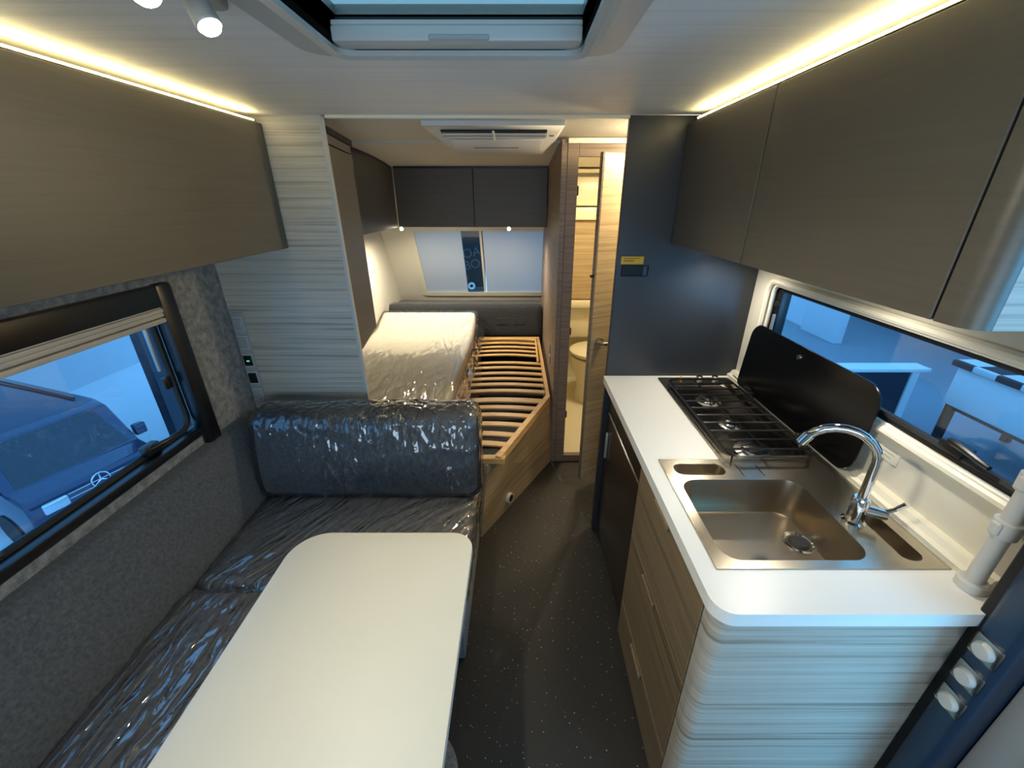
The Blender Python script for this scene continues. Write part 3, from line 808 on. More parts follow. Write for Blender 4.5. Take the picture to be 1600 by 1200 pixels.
# slat frame
fa, fb, fc = Vector((-0.093, 1.705, 0)), Vector((0.196, 2.395, 0)), Vector((0.180, 3.66, 0))
def rail(p, q, wd, z0, z1, name):
    d_ = (q - p).normalized(); n_ = Vector((-d_.y, d_.x, 0)) * wd
    B().hexa([(*p.xy, z0), (*q.xy, z0), (*(q + n_).xy, z0), (*(p + n_).xy, z0), (*p.xy, z1), (*q.xy, z1), (*(q + n_).xy, z1), (*(p + n_).xy, z1)]).out(name, 'pine', t, smooth=False)
rail(fa, fb, 0.030, ZB, 0.498, 'frame_rail')
rail(fb, fc, 0.024, ZB, 0.490, 'frame_rail')
B().box(-0.38, fa.x + .02, 1.705, 1.745, ZB, 0.488, 0.003, 1).out('frame_rail', 'pine', t)
B().box(-0.38, 0.18, 3.60, 3.66, ZB, 0.495, 0.003, 1).out('frame_rail', 'pine', t)
B().box(0.135, 0.15, 2.99, 3.60, 0.475, 0.512, 0.003, 1).out('head_lift_rail', 'pine', t)
ys = [3.534, 3.423, 3.318, 3.219, 3.124, 2.983, 2.883, 2.774, 2.672, 2.576, 2.473, 2.335, 2.235, 2.140, 2.032, 1.925, 1.829]
for i, y in enumerate(ys):
    xr_ = 0.135 if i < 5 else (0.165 if y > 2.40 else fa.x + (y - fa.y) * (fb.x - fa.x) / (fb.y - fa.y) - 0.026)
    wd = 0.021 if i != 11 else 0.028
    zz = 0.497 if i < 5 else 0.484
    pts = []
    for k in range(7):
        u = k / 6; x = -0.385 + (xr_ + 0.385) * u; zb = zz + 0.012 * math.sin(PI * u)
        pts.append((x, zb))
    poly = pts + [(x, z + 0.009) for x, z in reversed(pts)]
    B().prism(poly, 'y', y - wd, y + wd).out('slat', 'pine', t)

# mattress
def mat_fn(p, n_):
    if p.y > 3.35:
        k = (p.y - 3.35) / 0.33
        p.z += 0.10 * k * k * (3 - 2 * min(1, k)) * 0.7 + 0.02 * k
    return p
t = thing('mattress', (-0.81, 2.73, 0.49), 'cream single mattress still in clear plastic, head end raised', 'mattress')
B().rbox(-1.236, -0.40, 1.80, 3.675, 0.50, 0.645, 0.035, 0.04, fn=mat_fn).out('core', 'mattress', t, angle=80)
def film_fn(base=None, amp=0.008, dirv=(1, 0.2, 0), k=9.0, lift=0.004):
    dv = Vector(dirv).normalized(); pv = Vector((-dv.y, dv.x, 0))
    def f(p, n_):
        q = base(p.copy(), n_) if base else p.copy()
        u, v_ = p.dot(dv), p.dot(pv)
        s = noise.noise(Vector((u * k * 0.25, v_ * k * 2.2, p.z * 6))) + 0.5 * noise.noise(Vector((u * k * 0.7 + 7, v_ * k * 5, p.z * 9)))
        s2 = max(0.0, 1 - abs(s) * 3.0) ** 2
        nn_ = n_ if n_.length > 0 else Vector((0, 0, 1))
        return q + nn_ * (lift + amp * s2 * 0.6 + amp * 0.2 * noise.noise(p * 7))
    return f
B().rbox(-1.244, -0.375, 1.785, 3.69, 0.503, 0.652, 0.04, 0.018, fn=film_fn(mat_fn, 0.004, (0.25, 1, 0), 5)).out('plastic_wrap', 'film_bed', t, angle=180, label='clear crinkled plastic wrap')
b = B()
loop = []
def flap(u, v_):
    y = 1.80 + 1.86 * u
    return (-0.372 + 0.05 * v_ + 0.02 * noise.noise(Vector((y * 6, v_ * 2, 0))), y, 0.60 - 0.095 * v_ + (0.06 * max(0, (y - 3.35) / .33)) + 0.006 * noise.noise(Vector((y * 20, v_ * 4, 3))))
bm = b.bm
g = [[bm.verts.new(flap(i / 70, j / 8)) for j in range(9)] for i in range(71)]
for i in range(70):
    for j in range(8): bm.faces.new((g[i][j], g[i + 1][j], g[i + 1][j + 1], g[i][j + 1]))
b.out('plastic_flap', 'film_bed', t, angle=180)

# headboard and shelf behind it
t = thing('headboard', (-0.5, 3.74, 0.46), 'dark grey padded headboard along the bed end', 'headboard')
B().rbox(-1.20, 0.208, 3.70, 3.80, 0.46, 0.79, 0.03, 0.04).out('padding', 'head_fabric', t, angle=80)
B().box(-1.24, 0.21, 3.80, 4.26, 0.66, 0.70, 0.004).out('shelf', 'head_fabric', t)
for x in (-0.16, 0.0):
    B().box(x - .055, x + .055, 3.697, 3.702, 0.60, 0.66, 0.002, 1).out('pocket', 'head_fabric', t)
t = thing('wall_pocket_socket', (0.214, 2.9, 0.6), 'small grey socket pair on the bathroom wall beside the slats', 'socket')
for z in (0.60, 0.68):
    B().box(0.206, 0.215, 2.70, 2.75, z, z + .06, 0.003, 1).out('socket_plate', 'grey_plastic', t)

# ------------------------------------------------------------------ dinette: benches, cushions, back pad
def bench(name, label, parts):
    xs = parts[0]
    t = thing(name, ((xs[0] + xs[1]) / 2, (xs[2] + xs[3]) / 2, 0), label, 'bench', 'dinette bench boxes')
    for p in parts: B().box(*p, 0.006).out('box_panel', 'seat_fabric', t)
    return t
bench('bench_box', 'dark bench box under the seat against the wardrobe', [(XL + .004, -0.215, 1.04, 1.735, 0.0, 0.33), (XL + .004, -0.215, 1.62, 1.735, 0.33, 0.74)])
bench('bench_box', 'dark bench box under the window side seat', [(XL + .004, -0.66, -0.55, 1.035, 0.0, 0.33)])
bench('bench_box', 'dark bench box under the near seat, below the table', [(-0.60, -0.20, -0.55, 0.56, 0.0, 0.33)])

t = thing('seat_cushion', (-0.65, 1.25, 0.335), 'grey seat cushion in clear plastic below the backrest', 'cushion', 'dinette seat cushions')
B().rbox(-1.118, -0.198, 1.005, 1.60, 0.335, 0.452, 0.035, 0.03, puff=0.008).out('cover', 'seat_fabric', t, angle=80)
B().rbox(-1.126, -0.186, 0.992, 1.61, 0.333, 0.458, 0.04, 0.012, puff=0.008, fn=film_fn(None, 0.008, (1, 0.75, 0), 8)).out('plastic_wrap', 'film', t, angle=180, label='clear crinkled plastic wrap')
t = thing('seat_cushion', (-0.88, 0.78, 0.335), 'long grey seat cushion in clear plastic along the padded side wall', 'cushion', 'dinette seat cushions')
B().rbox(-1.128, -0.63, -0.30, 0.995, 0.335, 0.448, 0.035, 0.03, puff=0.008).out('cover', 'seat_fabric', t, angle=80)
B().rbox(-1.136, -0.618, -0.31, 0.999, 0.333, 0.456, 0.04, 0.011, puff=0.008, fn=film_fn(None, 0.009, (0.35, 1, 0), 9)).out('plastic_wrap', 'film_side', t, angle=180, label='clear crinkled plastic wrap')
t = thing('seat_cushion', (-0.37, 0.05, 0.335), 'plain grey round cornered seat cushion peeking out beside the near table edge', 'cushion', 'dinette seat cushions')
B().prism(rrect(-0.605, -0.143, -0.55, 0.602, [0.05, 0.05, 0.11, 0.04], 8), 'z', 0.335, 0.45, 0.02, 3).out('cover', 'seat_fabric', t)

def lean(p, n_):
    p.y += (p.z - 0.45) * 0.17 - 0.02 * (1 - ((p.z - 0.65) / 0.2) ** 2) * (1 if p.y < 1.5 else 0)
    return p
t = thing('backrest_cushion', (-0.65, 1.52, 0.46), 'dark backrest cushion in shiny crinkled clear plastic', 'cushion')
B().rbox(-1.135, -0.185, 1.445, 1.585, 0.458, 0.838, 0.05, 0.03, fn=lean).out('cover', 'back_fabric', t, angle=80)
B().rbox(-1.145, -0.172, 1.432, 1.60, 0.456, 0.848, 0.055, 0.011, fn=film_fn(lean, 0.009, (0.1, 0.1, 1), 10)).out('plastic_wrap', 'film_back', t, angle=180, label='clear crinkled plastic wrap')

t = thing('side_backrest', (-1.19, 0.5, 0.40), 'grey felt padded back panel along the wall under the dinette window', 'backrest')
pr = [(XL + .001, 0.34), (-1.132, 0.34), (-1.128, 0.42), (-1.136, 0.52), (-1.158, 0.64), (-1.182, 0.735), (-1.195, 0.762), (-1.215, 0.775), (XL + .001, 0.778)]
B().prism(pr, 'y', -0.55, 1.60).out('pad', 'pad', t, angle=60)

# ------------------------------------------------------------------ dinette table
t = thing('dinette_table', (-0.405, 0.45, 0), 'white dinette table with rounded corners', 'table')
op = rrect(-0.676, -0.140, -0.08, 0.972, [0.08, 0.08, 0.065, 0.10], 10)
B().prism(op, 'z', 0.694, 0.7205, 0.003, 2).out('table_top', 'white', t)
B().cyl((-0.42, 0.30, 0.02), (-0.42, 0.30, 0.694), 0.035, 24).out('leg', 'alu', t)
B().lathe([(0.0, 0.0), (0.16, 0.0), (0.16, 0.012), (0.05, 0.03), (0.0, 0.03)], (-0.42, 0.30, 0), 32).out('foot_plate', 'alu', t)

# ------------------------------------------------------------------ kitchen units
t = thing('kitchen_drawer_unit', (0.69, 0.86, 0), 'wood kitchen unit with three drawers under the sink', 'cabinet')
B().box(0.418, XR, 0.615, 1.118, 0.06, 0.74).out('body', 'oak_dark', t, smooth=False)
B().box(0.43, XR, 0.62, 1.118, 0.0, 0.058).out('plinth', 'black', t, smooth=False)
r_ = 0.03
arc = [(0.398 + r_ - r_ * math.cos(a_), 0.562 + r_ - r_ * math.sin(a_)) for a_ in [PI / 2 * k / 8 for k in range(9)]]
B().prism([(0.398, 0.612)] + arc + [(XR, 0.562), (XR, 0.580), (0.43, 0.580), (0.43, 0.612)], 'z', 0.0, 0.884).out('end_panel', 'ash', t)
for z0, z1 in ((0.062, 0.243), (0.250, 0.577), (0.584, 0.878)):
    dr = B().box(0.397, 0.417, 0.617, 1.116, z0, z1, 0.0015, 1).out('drawer', 'oak_drawer', t)
    B().box(0.386, 0.397, 0.835, 0.945, z1 - .022, z1 - .001, 0.003, 1).out('handle', 'oak_drawer', dr)
t = thing('fridge', (0.7, 1.42, 0), 'dark brown fridge with slim aluminium edge under the worktop', 'fridge')
B().box(0.44, XR - .02, 1.145, 1.735, 0.03, 0.875).out('body', 'black', t, smooth=False)
fd = B().box(0.418, 0.439, 1.15, 1.725, 0.05, 0.745, 0.004, 1).out('door', 'fridge', t)
B().box(0.420, 0.439, 1.15, 1.725, 0.75, 0.865, 0.003, 1).out('control_panel', 'black', t)
B().box(0.412, 0.44, 1.122, 1.146, 0.03, 0.80, 0.002, 1).out('edge_profile', 'alu', t)
B().box(0.406, 0.418, 1.66, 1.675, 0.52, 0.66, 0.004).out('handle', 'alu', fd)

# worktop with openings for hob and sink
t = thing('worktop', (0.69, 1.15, 0.885), 'white kitchen worktop with rounded corner and bluish edge', 'worktop')
HOBX0, HOBX1, HOBY0, HOBY1 = 0.622, 0.945, 1.04, 1.712
SKX0, SKX1, SKY0, SKY1 = 0.431, 0.945, 0.655, 1.07
outl = rrect(0.386, XR, 0.548, YP - .001, [0.045, 0.004, 0.004, 0.004], 8)
hole = [(SKX0 + .01, SKY0 + .01), (SKX1 - .01, SKY0 + .01), (SKX1 - .01, HOBY1 - .01), (HOBX0 + .01, HOBY1 - .01), (HOBX0 + .01, SKY1 - .01), (SKX0 + .01, SKY1 - .01)]
B().plate(outl, [hole], 0.886, ZW).out('top', 'worktop', t, smooth=False)
# rear upstand
B().prism([(0.950, ZW + .0005), (0.950, ZW + .012), (0.962, ZW + .016), (0.970, ZW + .03), (XR, ZW + .032), (XR, ZW + .0005)], 'y', 0.60, YP - .001).out('upstand', 'cream_plastic', t)

# ------------------------------------------------------------------ sink
t = thing('kitchen_sink', (0.69, 0.86, 0.78), 'stainless steel sink with deep bowl and narrow side tray', 'sink')
plate_o = [(SKX0, SKY0), (SKX1, SKY0), (SKX1, SKY1), (SKX0, SKY1)]
bowl = rrect(0.458, 0.797, 0.678, 0.968, 0.045, 8)
step = rrect(0.462, 0.612, 0.990, 1.045, 0.024, 6)
slot = rrect(0.862, 0.912, 0.676, 0.830, 0.022, 6)
taph = None
B().plate(plate_o, [bowl, step, slot], ZW, ZW + .003).out('rim', 'steel_rim', t, smooth=False)
def basin(outline, cx, cy, dz, shrink, name, rr=0.012, mat='steel'):
    L = []
    for k, (s, z) in enumerate(((1.0, ZW + .003), (0.992, ZW - .004), (1 - shrink * .55, ZW - dz + rr), (1 - shrink * .75, ZW - dz + rr * .3), (1 - shrink, ZW - dz))):
        L.append([(cx + (x - cx) * s, cy + (y - cy) * s, z) for x, y in outline])
    return B().loft(L).out(name, mat, t, angle=50)
basin(bowl, 0.628, 0.823, 0.105, 0.08, 'bowl', 0.025)
basin(step, 0.537, 1.018, 0.03, 0.10, 'step_tray')
basin(slot, 0.887, 0.753, 0.035, 0.10, 'side_tray')
dz = ZW - .105
dr = B().lathe([(0.040, dz + .0005), (0.040, dz + .003), (0.034, dz + .004), (0.030, dz + .001), (0.0, dz + .001)], (0.752, 0.835, 0), 28).out('drain', 'chrome', t)
B().lathe([(0.0, dz + .006), (0.020, dz + .006), (0.026, dz + .0015), (0.0, dz + .0015)], (0.752, 0.835, 0), 28).out('plug', 'rubber', dr)
for x in (0.655, 0.715):
    B().box(x - .001, x + .001, 0.985, 1.04, ZW + .003, ZW + .0036).out('groove', 'iron', t)

# tap
t = thing('kitchen_tap', (0.834, 0.80, ZW), 'chrome gooseneck tap swung over the sink', 'tap')
B().lathe([(0.0, ZW + .003), (0.026, ZW + .003), (0.026, ZW + .008), (0.020, ZW + .012), (0.019, ZW + .07), (0.016, ZW + .078), (0.0, ZW + .078)], (0.834, 0.80, 0), 28).out('body', 'chrome', t)
P0 = Vector((0.834, 0.80, 0)); E_ = Vector((0.700, 0.875, 1.125)); hd_ = Vector((E_.x - P0.x, E_.y - P0.y, 0)); R_ = hd_.length / 2; hd_.normalize()
pts = [(P0.x, P0.y, ZW + .07), (P0.x, P0.y, 1.0), (P0.x, P0.y, 1.06), (P0.x, P0.y, 1.095)]
for k in range(1, 13):
    a_ = PI * k / 12
    q = P0 + hd_ * (R_ - R_ * math.cos(a_)); pts.append((q.x, q.y, 1.095 + R_ * 0.95 * math.sin(a_)))
pts = pts[:-1]
B().tube(pts, 0.0105, 16).out('spout', 'chrome', t)
e = Vector(pts[-1]); dd = (e - Vector(pts[-2])).normalized()
B().tube([e - dd * .022, e + dd * .006], 0.013, 16).out('nozzle', 'chrome', t)
lv = B().tube([(0.848, 0.795, ZW + .045), (0.885, 0.775, ZW + .045)], [0.015, 0.013], 18).out('lever_hub', 'chrome', t)
B().tube([(0.878, 0.779, ZW + .05), (0.892, 0.770, ZW + .066), (0.905, 0.762, ZW + .088)], [.006, .005, .006], 10).out('lever', 'chrome', lv)

# ------------------------------------------------------------------ hob
t = thing('gas_hob', (0.78, 1.37, ZW), 'steel gas hob with three burners, black grate and raised black glass lid', 'hob')
ho = rrect(HOBX0, HOBX1, SKY1 + .0005, HOBY1, [0.004, 0.004, 0.012, 0.012], 4)
hi = rrect(0.640, 0.915, 1.085, 1.655, 0.035, 6)
B().plate(ho, [hi], ZW, ZW + .003).out('rim', 'steel_rim', t, smooth=False)
L = [[(0.7775 + (x - 0.7775) * s, 1.37 + (y - 1.37) * s2, z) for x, y in hi] for s, s2, z in ((1, 1, ZW + .003), (.985, .99, ZW - .005), (.95, .975, ZW - .012))]
B().loft(L).out('pan', 'pan', t, angle=50)
for y, rb_ in ((1.49, 0.036), (1.30, 0.029), (1.128, 0.046)):
    x = 0.762
    bu = B().lathe([(rb_ * 1.35, ZW - .012), (rb_ * 1.35, ZW - .006), (rb_ * .9, ZW - .002), (rb_ * .75, ZW + .006), (0, ZW + .006)], (x, y, 0), 28).out('burner', 'satin', t)
    B().lathe([(rb_ * .85, ZW + .006), (rb_ * .9, ZW + .012), (rb_ * .6, ZW + .016), (0, ZW + .016)], (x, y, 0), 28).out('burner_cap', 'iron', bu)
gz = ZW + .026
gr = B().tube([(x, y, gz) for x, y in rrect(0.640, 0.908, 1.050, 1.640, 0.04, 6)], 0.0038, 8, closed=True).out('grate_frame', 'iron', t)
for k in range(10):
    y = 1.09 + k * 0.0555
    B().tube([(0.640, y, gz + .002), (0.908, y, gz + .002)], 0.0034, 6).out('grate_bar', 'iron', gr)
B().tube([(0.772, 1.052, gz), (0.752, 1.638, gz)], 0.0034, 6).out('grate_bar', 'iron', gr)
for x, y in ((0.655, 1.065), (0.893, 1.065), (0.655, 1.625), (0.893, 1.625)):
    B().tube([(x, y, gz), (x, y, ZW + .002)], 0.003, 6).out('grate_foot', 'iron', gr)
for x in (0.803, 0.872):
    k = B().lathe([(0.0, ZW + .003), (0.015, ZW + .003), (0.014, ZW + .018), (0.011, ZW + .021), (0.0, ZW + .021)], (x, 1.688, 0), 20).out('knob', 'satin', t)
    B().box(x - .002, x + .002, 1.676, 1.70, ZW + .019, ZW + .024, 0.001, 1).out('grip', 'black', k)
B().lathe([(0.0, ZW + .003), (0.006, ZW + .003), (0.006, ZW + .014), (0.0, ZW + .014)], (0.722, 1.69, 0), 12).out('igniter', 'yellow', t)
B().lathe([(0.0, ZW + .003), (0.010, ZW + .003), (0.010, ZW + .006), (0.0, ZW + .006)], (0.690, 1.69, 0), 12).out('cap', 'black', t)
# lid: upright, leaning a little towards the wall
xf = Matrix.Translation((0.940, 0, ZW + .014)) @ Matrix.Rotation(math.radians(4), 4, 'Y')
lid = B(xf).prism(rrect(0.968, 1.628, 0.0, 0.272, [0.055, 0.02, 0.06, 0.06], 8), 'x', -0.003, 0.003, 0.001, 1).out('glass_lid', 'black_glass', t)
for y in (1.50, 1.18):
    hg = B().tube([(0.928, y - .012, ZW + .012), (0.928, y + .012, ZW + .012)], 0.008, 12).out('hinge', 'satin', t)
    B().box(0.920, 0.948, y - .008, y + .008, ZW + .004, ZW + .03, 0.003, 1).out('hinge_bracket', 'black', hg)
    B().lathe([(0.0, ZW + .003), (0.007, ZW + .003), (0.006, ZW + .013), (0, ZW + .014)], (0.915, y - .035, 0), 12).out('stud', 'satin', t)
B(xf).lathe([(0.0, -0.009), (0.008, -0.009), (0.009, -0.003), (0.0, -0.003)], (0, 1.315, 0.235), 16, 'x').out('lid_stud', 'chrome', lid)
B().tube([(0.958, 1.03, ZW + .018), (0.958, 1.70, ZW + .018)], 0.003, 6).out('lid_rail', 'steel_rim', t)
t = thing('instruction_label', (XR, 0.955, 1.02), 'small pale instruction label on the wall beside the hob lid', 'label')
B().box(XR - .0015, XR, 0.895, 1.01, 1.018, 1.062).out('backing', 'cream_plastic', t)
for k in range(3):
    B().box(XR - .002, XR - .0015, 0.957, 1.003 - .008 * k, 1.052 - .011 * k, 1.0545 - .011 * k).out('print_line', 'edge', t)
    B().box(XR - .002, XR - .0015, 0.903 + .006 * k, 0.945, 1.052 - .011 * k, 1.0545 - .011 * k).out('print_line', 'edge', t)

# support pole at the worktop end
t = thing('support_pole', (0.942, 0.612, ZW), 'light grey upright pole with clamp collars at the worktop end', 'pole')
B().cyl((0.942, 0.612, ZW + .002), (0.942, 0.612, 1.497), 0.0155, 24).out('tube', 'pole', t)
B().lathe([(0.0, ZW + .0005), (0.026, ZW + .0005), (0.026, ZW + .018), (0.022, ZW + .022), (0.0, ZW + .022)], (0.942, 0.612, 0), 28).out('base_ring', 'pole', t)
for z in (1.060, 1.165):
    cl = B().lathe([(0.016, z), (0.0215, z + .002), (0.0225, z + .036), (0.016, z + .038)], (0.942, 0.612, 0), 28).out('collar', 'pole', t)
    B().box(0.915, 0.926, 0.603, 0.621, z + .006, z + .034, 0.003, 1).out('clamp', 'pole', cl)

# yellow sticker and dark badge on the partition panel
t = thing('warning_sticker', (0.46, YP, 1.416), 'small yellow warning sticker on the dark panel', 'sticker')
B().box(0.4145, 0.506, YP - .0012, YP, 1.4165, 1.4465).out('backing', 'yellow', t)
for z in (1.4385, 1.432, 1.4265):
    B().box(0.424, 0.468 if z < 1.435 else 0.49, YP - .0016, YP - .0012, z, z + .0022).out('print_line', 'ink', t)
t = thing('info_badge', (0.47, YP, 1.367), 'dark glossy badge below the yellow sticker', 'badge')
B().box(0.418, 0.53, YP - .004, YP, 1.368, 1.412, 0.003, 1).out('plate', 'black_glass', t)
B().box(0.508, 0.523, YP - .0046, YP - .004, 1.372, 1.409).out('print_strip', 'post', t)

# ------------------------------------------------------------------ entrance post and jamb
t = thing('entrance_post', (0.945, 0.5, 0), 'dark navy post by the entrance with three round metal push knobs', 'post')
B().box(0.902, XR, 0.479, 0.546, 0.0, ZC - .001, 0.016, 3).out('post', 'post', t)
B().box(0.910, XR, 0.534, 0.562, 0.0, ZC - .001, 0.004, 1).out('seal', 'rubber', t)
for z in (0.865, 0.785, 0.705):
    k = B().box(0.896, 0.903, 0.489, 0.538, z - .026, z + .026, 0.006).out('knob_plate', 'satin', t)
    B().lathe([(0.0185, 0.896), (0.0185, 0.893), (0.015, 0.886), (0.0, 0.885)], (0, 0.512, z), 24, 'x').out('push_knob', 'pole', k)
t = thing('door_1', (1.0, 0.44, 0), 'grey entrance door jamb beside the navy post', 'door', kind='structure')
B().box(0.95, 1.05, 0.40, 0.478, 0, 1.86, 0.008).out('jamb', 'grey_plastic', t)
B().box(0.94, 1.06, 0.375, 0.402, 0, 1.86, 0.006).out('jamb_seal', 'cream_plastic', t)

# ------------------------------------------------------------------ bathroom fittings
t = thing('bathroom_cabinet', (0.56, 3.7, 0.85), 'wood bathroom cabinet door above the wash shelf', 'cabinet')
B().box(0.40, 0.655, 3.60, 3.778, 0.86, 1.50, 0.002, 1).out('door', 'oak', t)
B().box(0.657, 0.672, 3.595, 3.778, 0.86, 1.50, 0.002, 1).out('side_strip', 'bath', t)
B().lathe([(0.0, 3.59), (0.006, 3.59), (0.006, 3.6), (0.0, 3.6)], (0.63, 0, 1.30), 12, 'y').out('knob', 'satin', t)
t = thing('bathroom_shelf_unit', (0.6, 3.7, 1.51), 'white moulded shelf unit high in the bathroom', 'shelf')
B().box(0.25, 0.98, 3.56, 3.778, 1.505, 1.60, 0.01).out('lower_box', 'bath', t)
B().box(0.25, 0.98, 3.60, 3.778, 1.61, 1.82, 0.01).out('upper_box', 'bath', t)
B().box(0.25, 0.98, 3.50, 3.778, 1.845, 1.87, 0.006).out('top_ledge', 'bath', t)
t = thing('wash_shelf', (0.6, 3.65, 0.74), 'white moulded wash shelf under the bathroom cabinet', 'shelf')
B().box(0.25, 0.98, 3.55, 3.778, 0.79, 0.85, 0.012).out('shelf_top', 'bath', t)
B().box(0.25, 0.98, 3.62, 3.778, 0.50, 0.785, 0.012).out('shelf_front', 'bath', t)
t = thing('toilet', (0.66, 3.35, 0.04), 'cream round lidded toilet in the bathroom', 'toilet')
prof = [(0.0, 0.44), (0.17, 0.44), (0.21, 0.47), (0.215, 0.49), (0.20, 0.50), (0.0, 0.505)]
B().lathe(prof, (0.64, 3.32, 0), 40).out('lid', 'bath', t, angle=60)
B().lathe([(0.0, 0.041), (0.15, 0.041), (0.14, 0.2), (0.19, 0.40), (0.20, 0.438), (0.0, 0.438)], (0.64, 3.32, 0), 40).out('bowl', 'bath', t, angle=60)
area('bathroom_lamp', (0.62, 3.0, 1.88), (0, 0, 0), 0.2, 0.2, 9, (1.0, 0.84, 0.56))

# ------------------------------------------------------------------ outside: dealer hall
b = B().box(-30, -1.6, -12, 30, -4.0, -3.82); struct('ground_hall', b, 'wall_out', 'hall floor beneath the parked van', 'floor')
b = B().box(-14.2, -14.0, -8, 14.6, -3.82, 6); struct('wall_hall', b, 'wall_out', 'bright hall wall behind the parked van', 'wall')
b = B().box(-8.2, -8.0, 8.3, 16, -3.82, 4); struct('wall_hall_dark', b, 'dark_out', 'dark hall partition at the edge of the bright wall', 'wall')
van_xf = Matrix.Translation((-7.45, 5.95, -3.82)) @ Matrix.Rotation(math.atan2(-0.326, 0.945), 4, 'Z')
t = thing('van', (-9.5, 6.6, -3.82), 'dark blue van parked outside the dinette window', 'van')
prof = [(-5.0, 0.35), (-0.05, 0.28), (0.06, 0.45), (0.06, 0.98), (0.0, 1.09), (-0.40, 1.19), (-0.98, 1.84), (-1.25, 1.93), (-4.8, 1.93), (-5.0, 1.75)]
B(van_xf).prism(prof, 'y', -0.95, 0.95, 0.06, 3).out('body', 'van_paint', t)
B(van_xf).hexa([(-0.40, -0.80, 1.20), (-0.40, 0.80, 1.20), (-0.42, 0.80, 1.20), (-0.42, -0.80, 1.20), (-0.955, -0.70, 1.835), (-0.955, 0.70, 1.835), (-0.975, 0.70, 1.835), (-0.975, -0.70, 1.835)]).out('windscreen', 'van_glass', t)
for s in (-1, 1):
    B(van_xf).prism([(-0.75, 1.2), (-1.75, 1.2), (-1.75, 1.78), (-1.15, 1.78)], 'y', s * 0.945, s * 0.962).out('side_window', 'van_glass', t)
    B(van_xf).box(0.0, 0.07, s * .62 - .17, s * .62 + .17, 0.80, 1.00, 0.03).out('headlight', 'chrome', t)
    B(van_xf).box(-0.66, -0.52, s * 1.0, s * 1.2, 1.17, 1.40, 0.03).out('wing_mirror', 'van_paint', t)
    for x in (-0.85, -4.0):
        B(van_xf).lathe([(0.0, -.11), (0.33, -.11), (0.34, .11), (0.0, .11)], (x, s * .86, 0.34), 28, 'y').out('wheel', 'rubber', t)
    B(van_xf).tube([(-1.5, s * .75, 1.96), (-4.2, s * .75, 1.96)], 0.02, 8).out('roof_rail', 'rubber', t)
for z in (0.80, 0.90, 0.99):
    B(van_xf).box(0.05, 0.075, -0.45, 0.45, z - .008, z + .008).out('grille_bar', 'chrome', t)
sx = 0.085
B(van_xf).tube([(sx, 0.13 * math.cos(k * PI / 16), 0.985 + 0.13 * math.sin(k * PI / 16)) for k in range(32)], 0.012, 8, closed=True).out('emblem_ring', 'chrome', t)
b = B(van_xf)
for k in range(3):
    a_ = PI / 2 + k * 2 * PI / 3
    b.tube([(sx, 0, 0.985), (sx, 0.128 * math.cos(a_), 0.985 + 0.128 * math.sin(a_))], [0.02, 0.004], 6)
b.out('emblem_star', 'chrome', t)

# right side of the hall
b = B().box(1.3, 16, -4, 24, -0.70, -0.60); struct('ground_tiles', b, 'tile', 'grey tiled hall floor outside the kitchen window', 'floor')
b = B().box(11.8, 12.0, -4, 24, -0.6, 5); struct('wall_hall_right', b, 'dark_out', 'dim far wall of the hall outside the kitchen window', 'wall')
t = thing('display_table', (4.6, 2.9, -0.6), 'display table with pale skirt and checked cloth outside the kitchen window', 'table')
B().box(4.2, 5.0, 1.2, 3.66, -0.18, 0.20, 0.01).out('skirt', 'wall_out', t)
B().box(4.16, 5.04, 1.16, 3.70, 0.203, 0.26, 0.01).out('cloth', 'check', t)
for x, y in ((4.24, 3.6), (4.96, 3.6), (4.24, 1.26), (4.96, 1.26)):
    B().box(x - .03, x + .03, y - .03, y + .03, -0.599, -0.18).out('leg', 'black', t)
B().box(4.22, 4.98, 1.26, 3.60, -0.215, -0.182).out('rail', 'black', t)
t = thing('display_counter', (3.7, 4.1, -0.6), 'dark display counter with thin white top outside the kitchen window', 'counter')
B().box(3.1, 4.18, 4.06, 4.20, -0.595, -0.02).out('front', 'dark_out', t)
B().box(3.08, 4.36, 4.03, 4.22, -0.018, 0.02, 0.005).out('counter_top', 'wall_out', t)
B().box(4.19, 4.27, 4.05, 4.12, -0.595, -0.02).out('corner_post', 'wall_out', t)
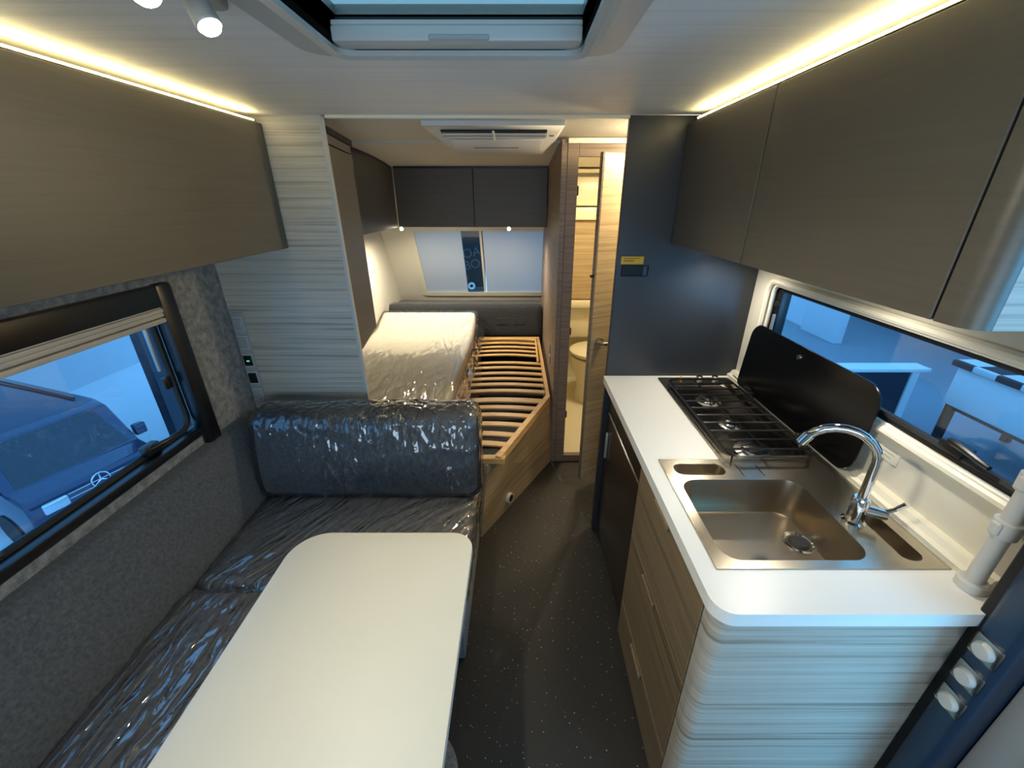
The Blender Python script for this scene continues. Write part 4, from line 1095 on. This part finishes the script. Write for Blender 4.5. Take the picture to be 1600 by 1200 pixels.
t = thing('display_wall', (5.6, 7.4, -0.6), 'pale blue display stand with grey screen outside the kitchen window', 'display stand')
B().box(5.5, 5.7, 7.7, 9.2, -0.6, 1.6).out('panel', 'wall_out', t)
B().box(5.35, 5.5, 6.7, 7.6, -0.6, 1.3, 0.01).out('upright', 'wall_out', t)
B().box(5.30, 5.349, 6.75, 7.55, 0.0, 0.75, 0.03).out('screen', 'grey_plastic', t)
t = thing('parked_caravan', (8.0, 8.0, -0.6), 'dim caravan side far beyond the kitchen window', 'caravan')
B().box(7.6, 9.8, 3.0, 10.5, -0.2, 1.5, 0.1, 3).out('body', 'van_paint', t)
B().box(7.57, 7.62, 6.0, 9.0, 0.3, 0.9, 0.02).out('window', 'van_glass', t)
B().box(7.56, 7.61, 3.2, 10.3, 1.15, 1.3, 0.01).out('stripe', 'wall_out', t)

b = B().box(-4, 1.2, 4.9, 10, -0.70, -0.60); struct('ground_rear', b, 'tile', 'hall floor behind the caravan', 'floor')
# dark poster outside the rear window
pz = Vector((0, 5.2, 0))
t = thing('poster_board', (-0.8, 5.2, -0.6), 'dark poster with faint grey letters seen through the rear blind gap', 'poster')
B().box(-1.6, -0.425, 5.2, 5.23, 0.05, 1.6).out('board', 'poster', t)
for x in (-1.5, -0.5): B().box(x - .03, x + .03, 5.235, 5.27, -0.6, 1.5).out('stand_leg', 'black', t)
b = B()
def tx(s, x, z, size, rot=0):
    text_mesh(b, s, size, Matrix.Translation((x, 5.196, z)) @ Matrix.Rotation(rot, 4, 'Y') @ Matrix.Rotation(PI / 2, 4, 'X'))
tx('OA', -0.575, 1.02, 0.15, -.2); tx('BO', -0.575, 0.88, 0.15, -.2)
b.out('letters', 'poster_grey', t, smooth=False)
B().box(-0.76, -0.60, 5.19, 5.199, 0.50, 0.58).out('plate', 'plate', t)
B().box(-0.74, -0.64, 5.19, 5.199, 0.74, 0.79).out('red_print', 'red', t)
B().lathe([(0.045, 5.192), (0.045, 5.199), (0.02, 5.199), (0.02, 5.192)], (-0.60, 0, 0.67), 20, 'y').out('round_print', 'plate', t)
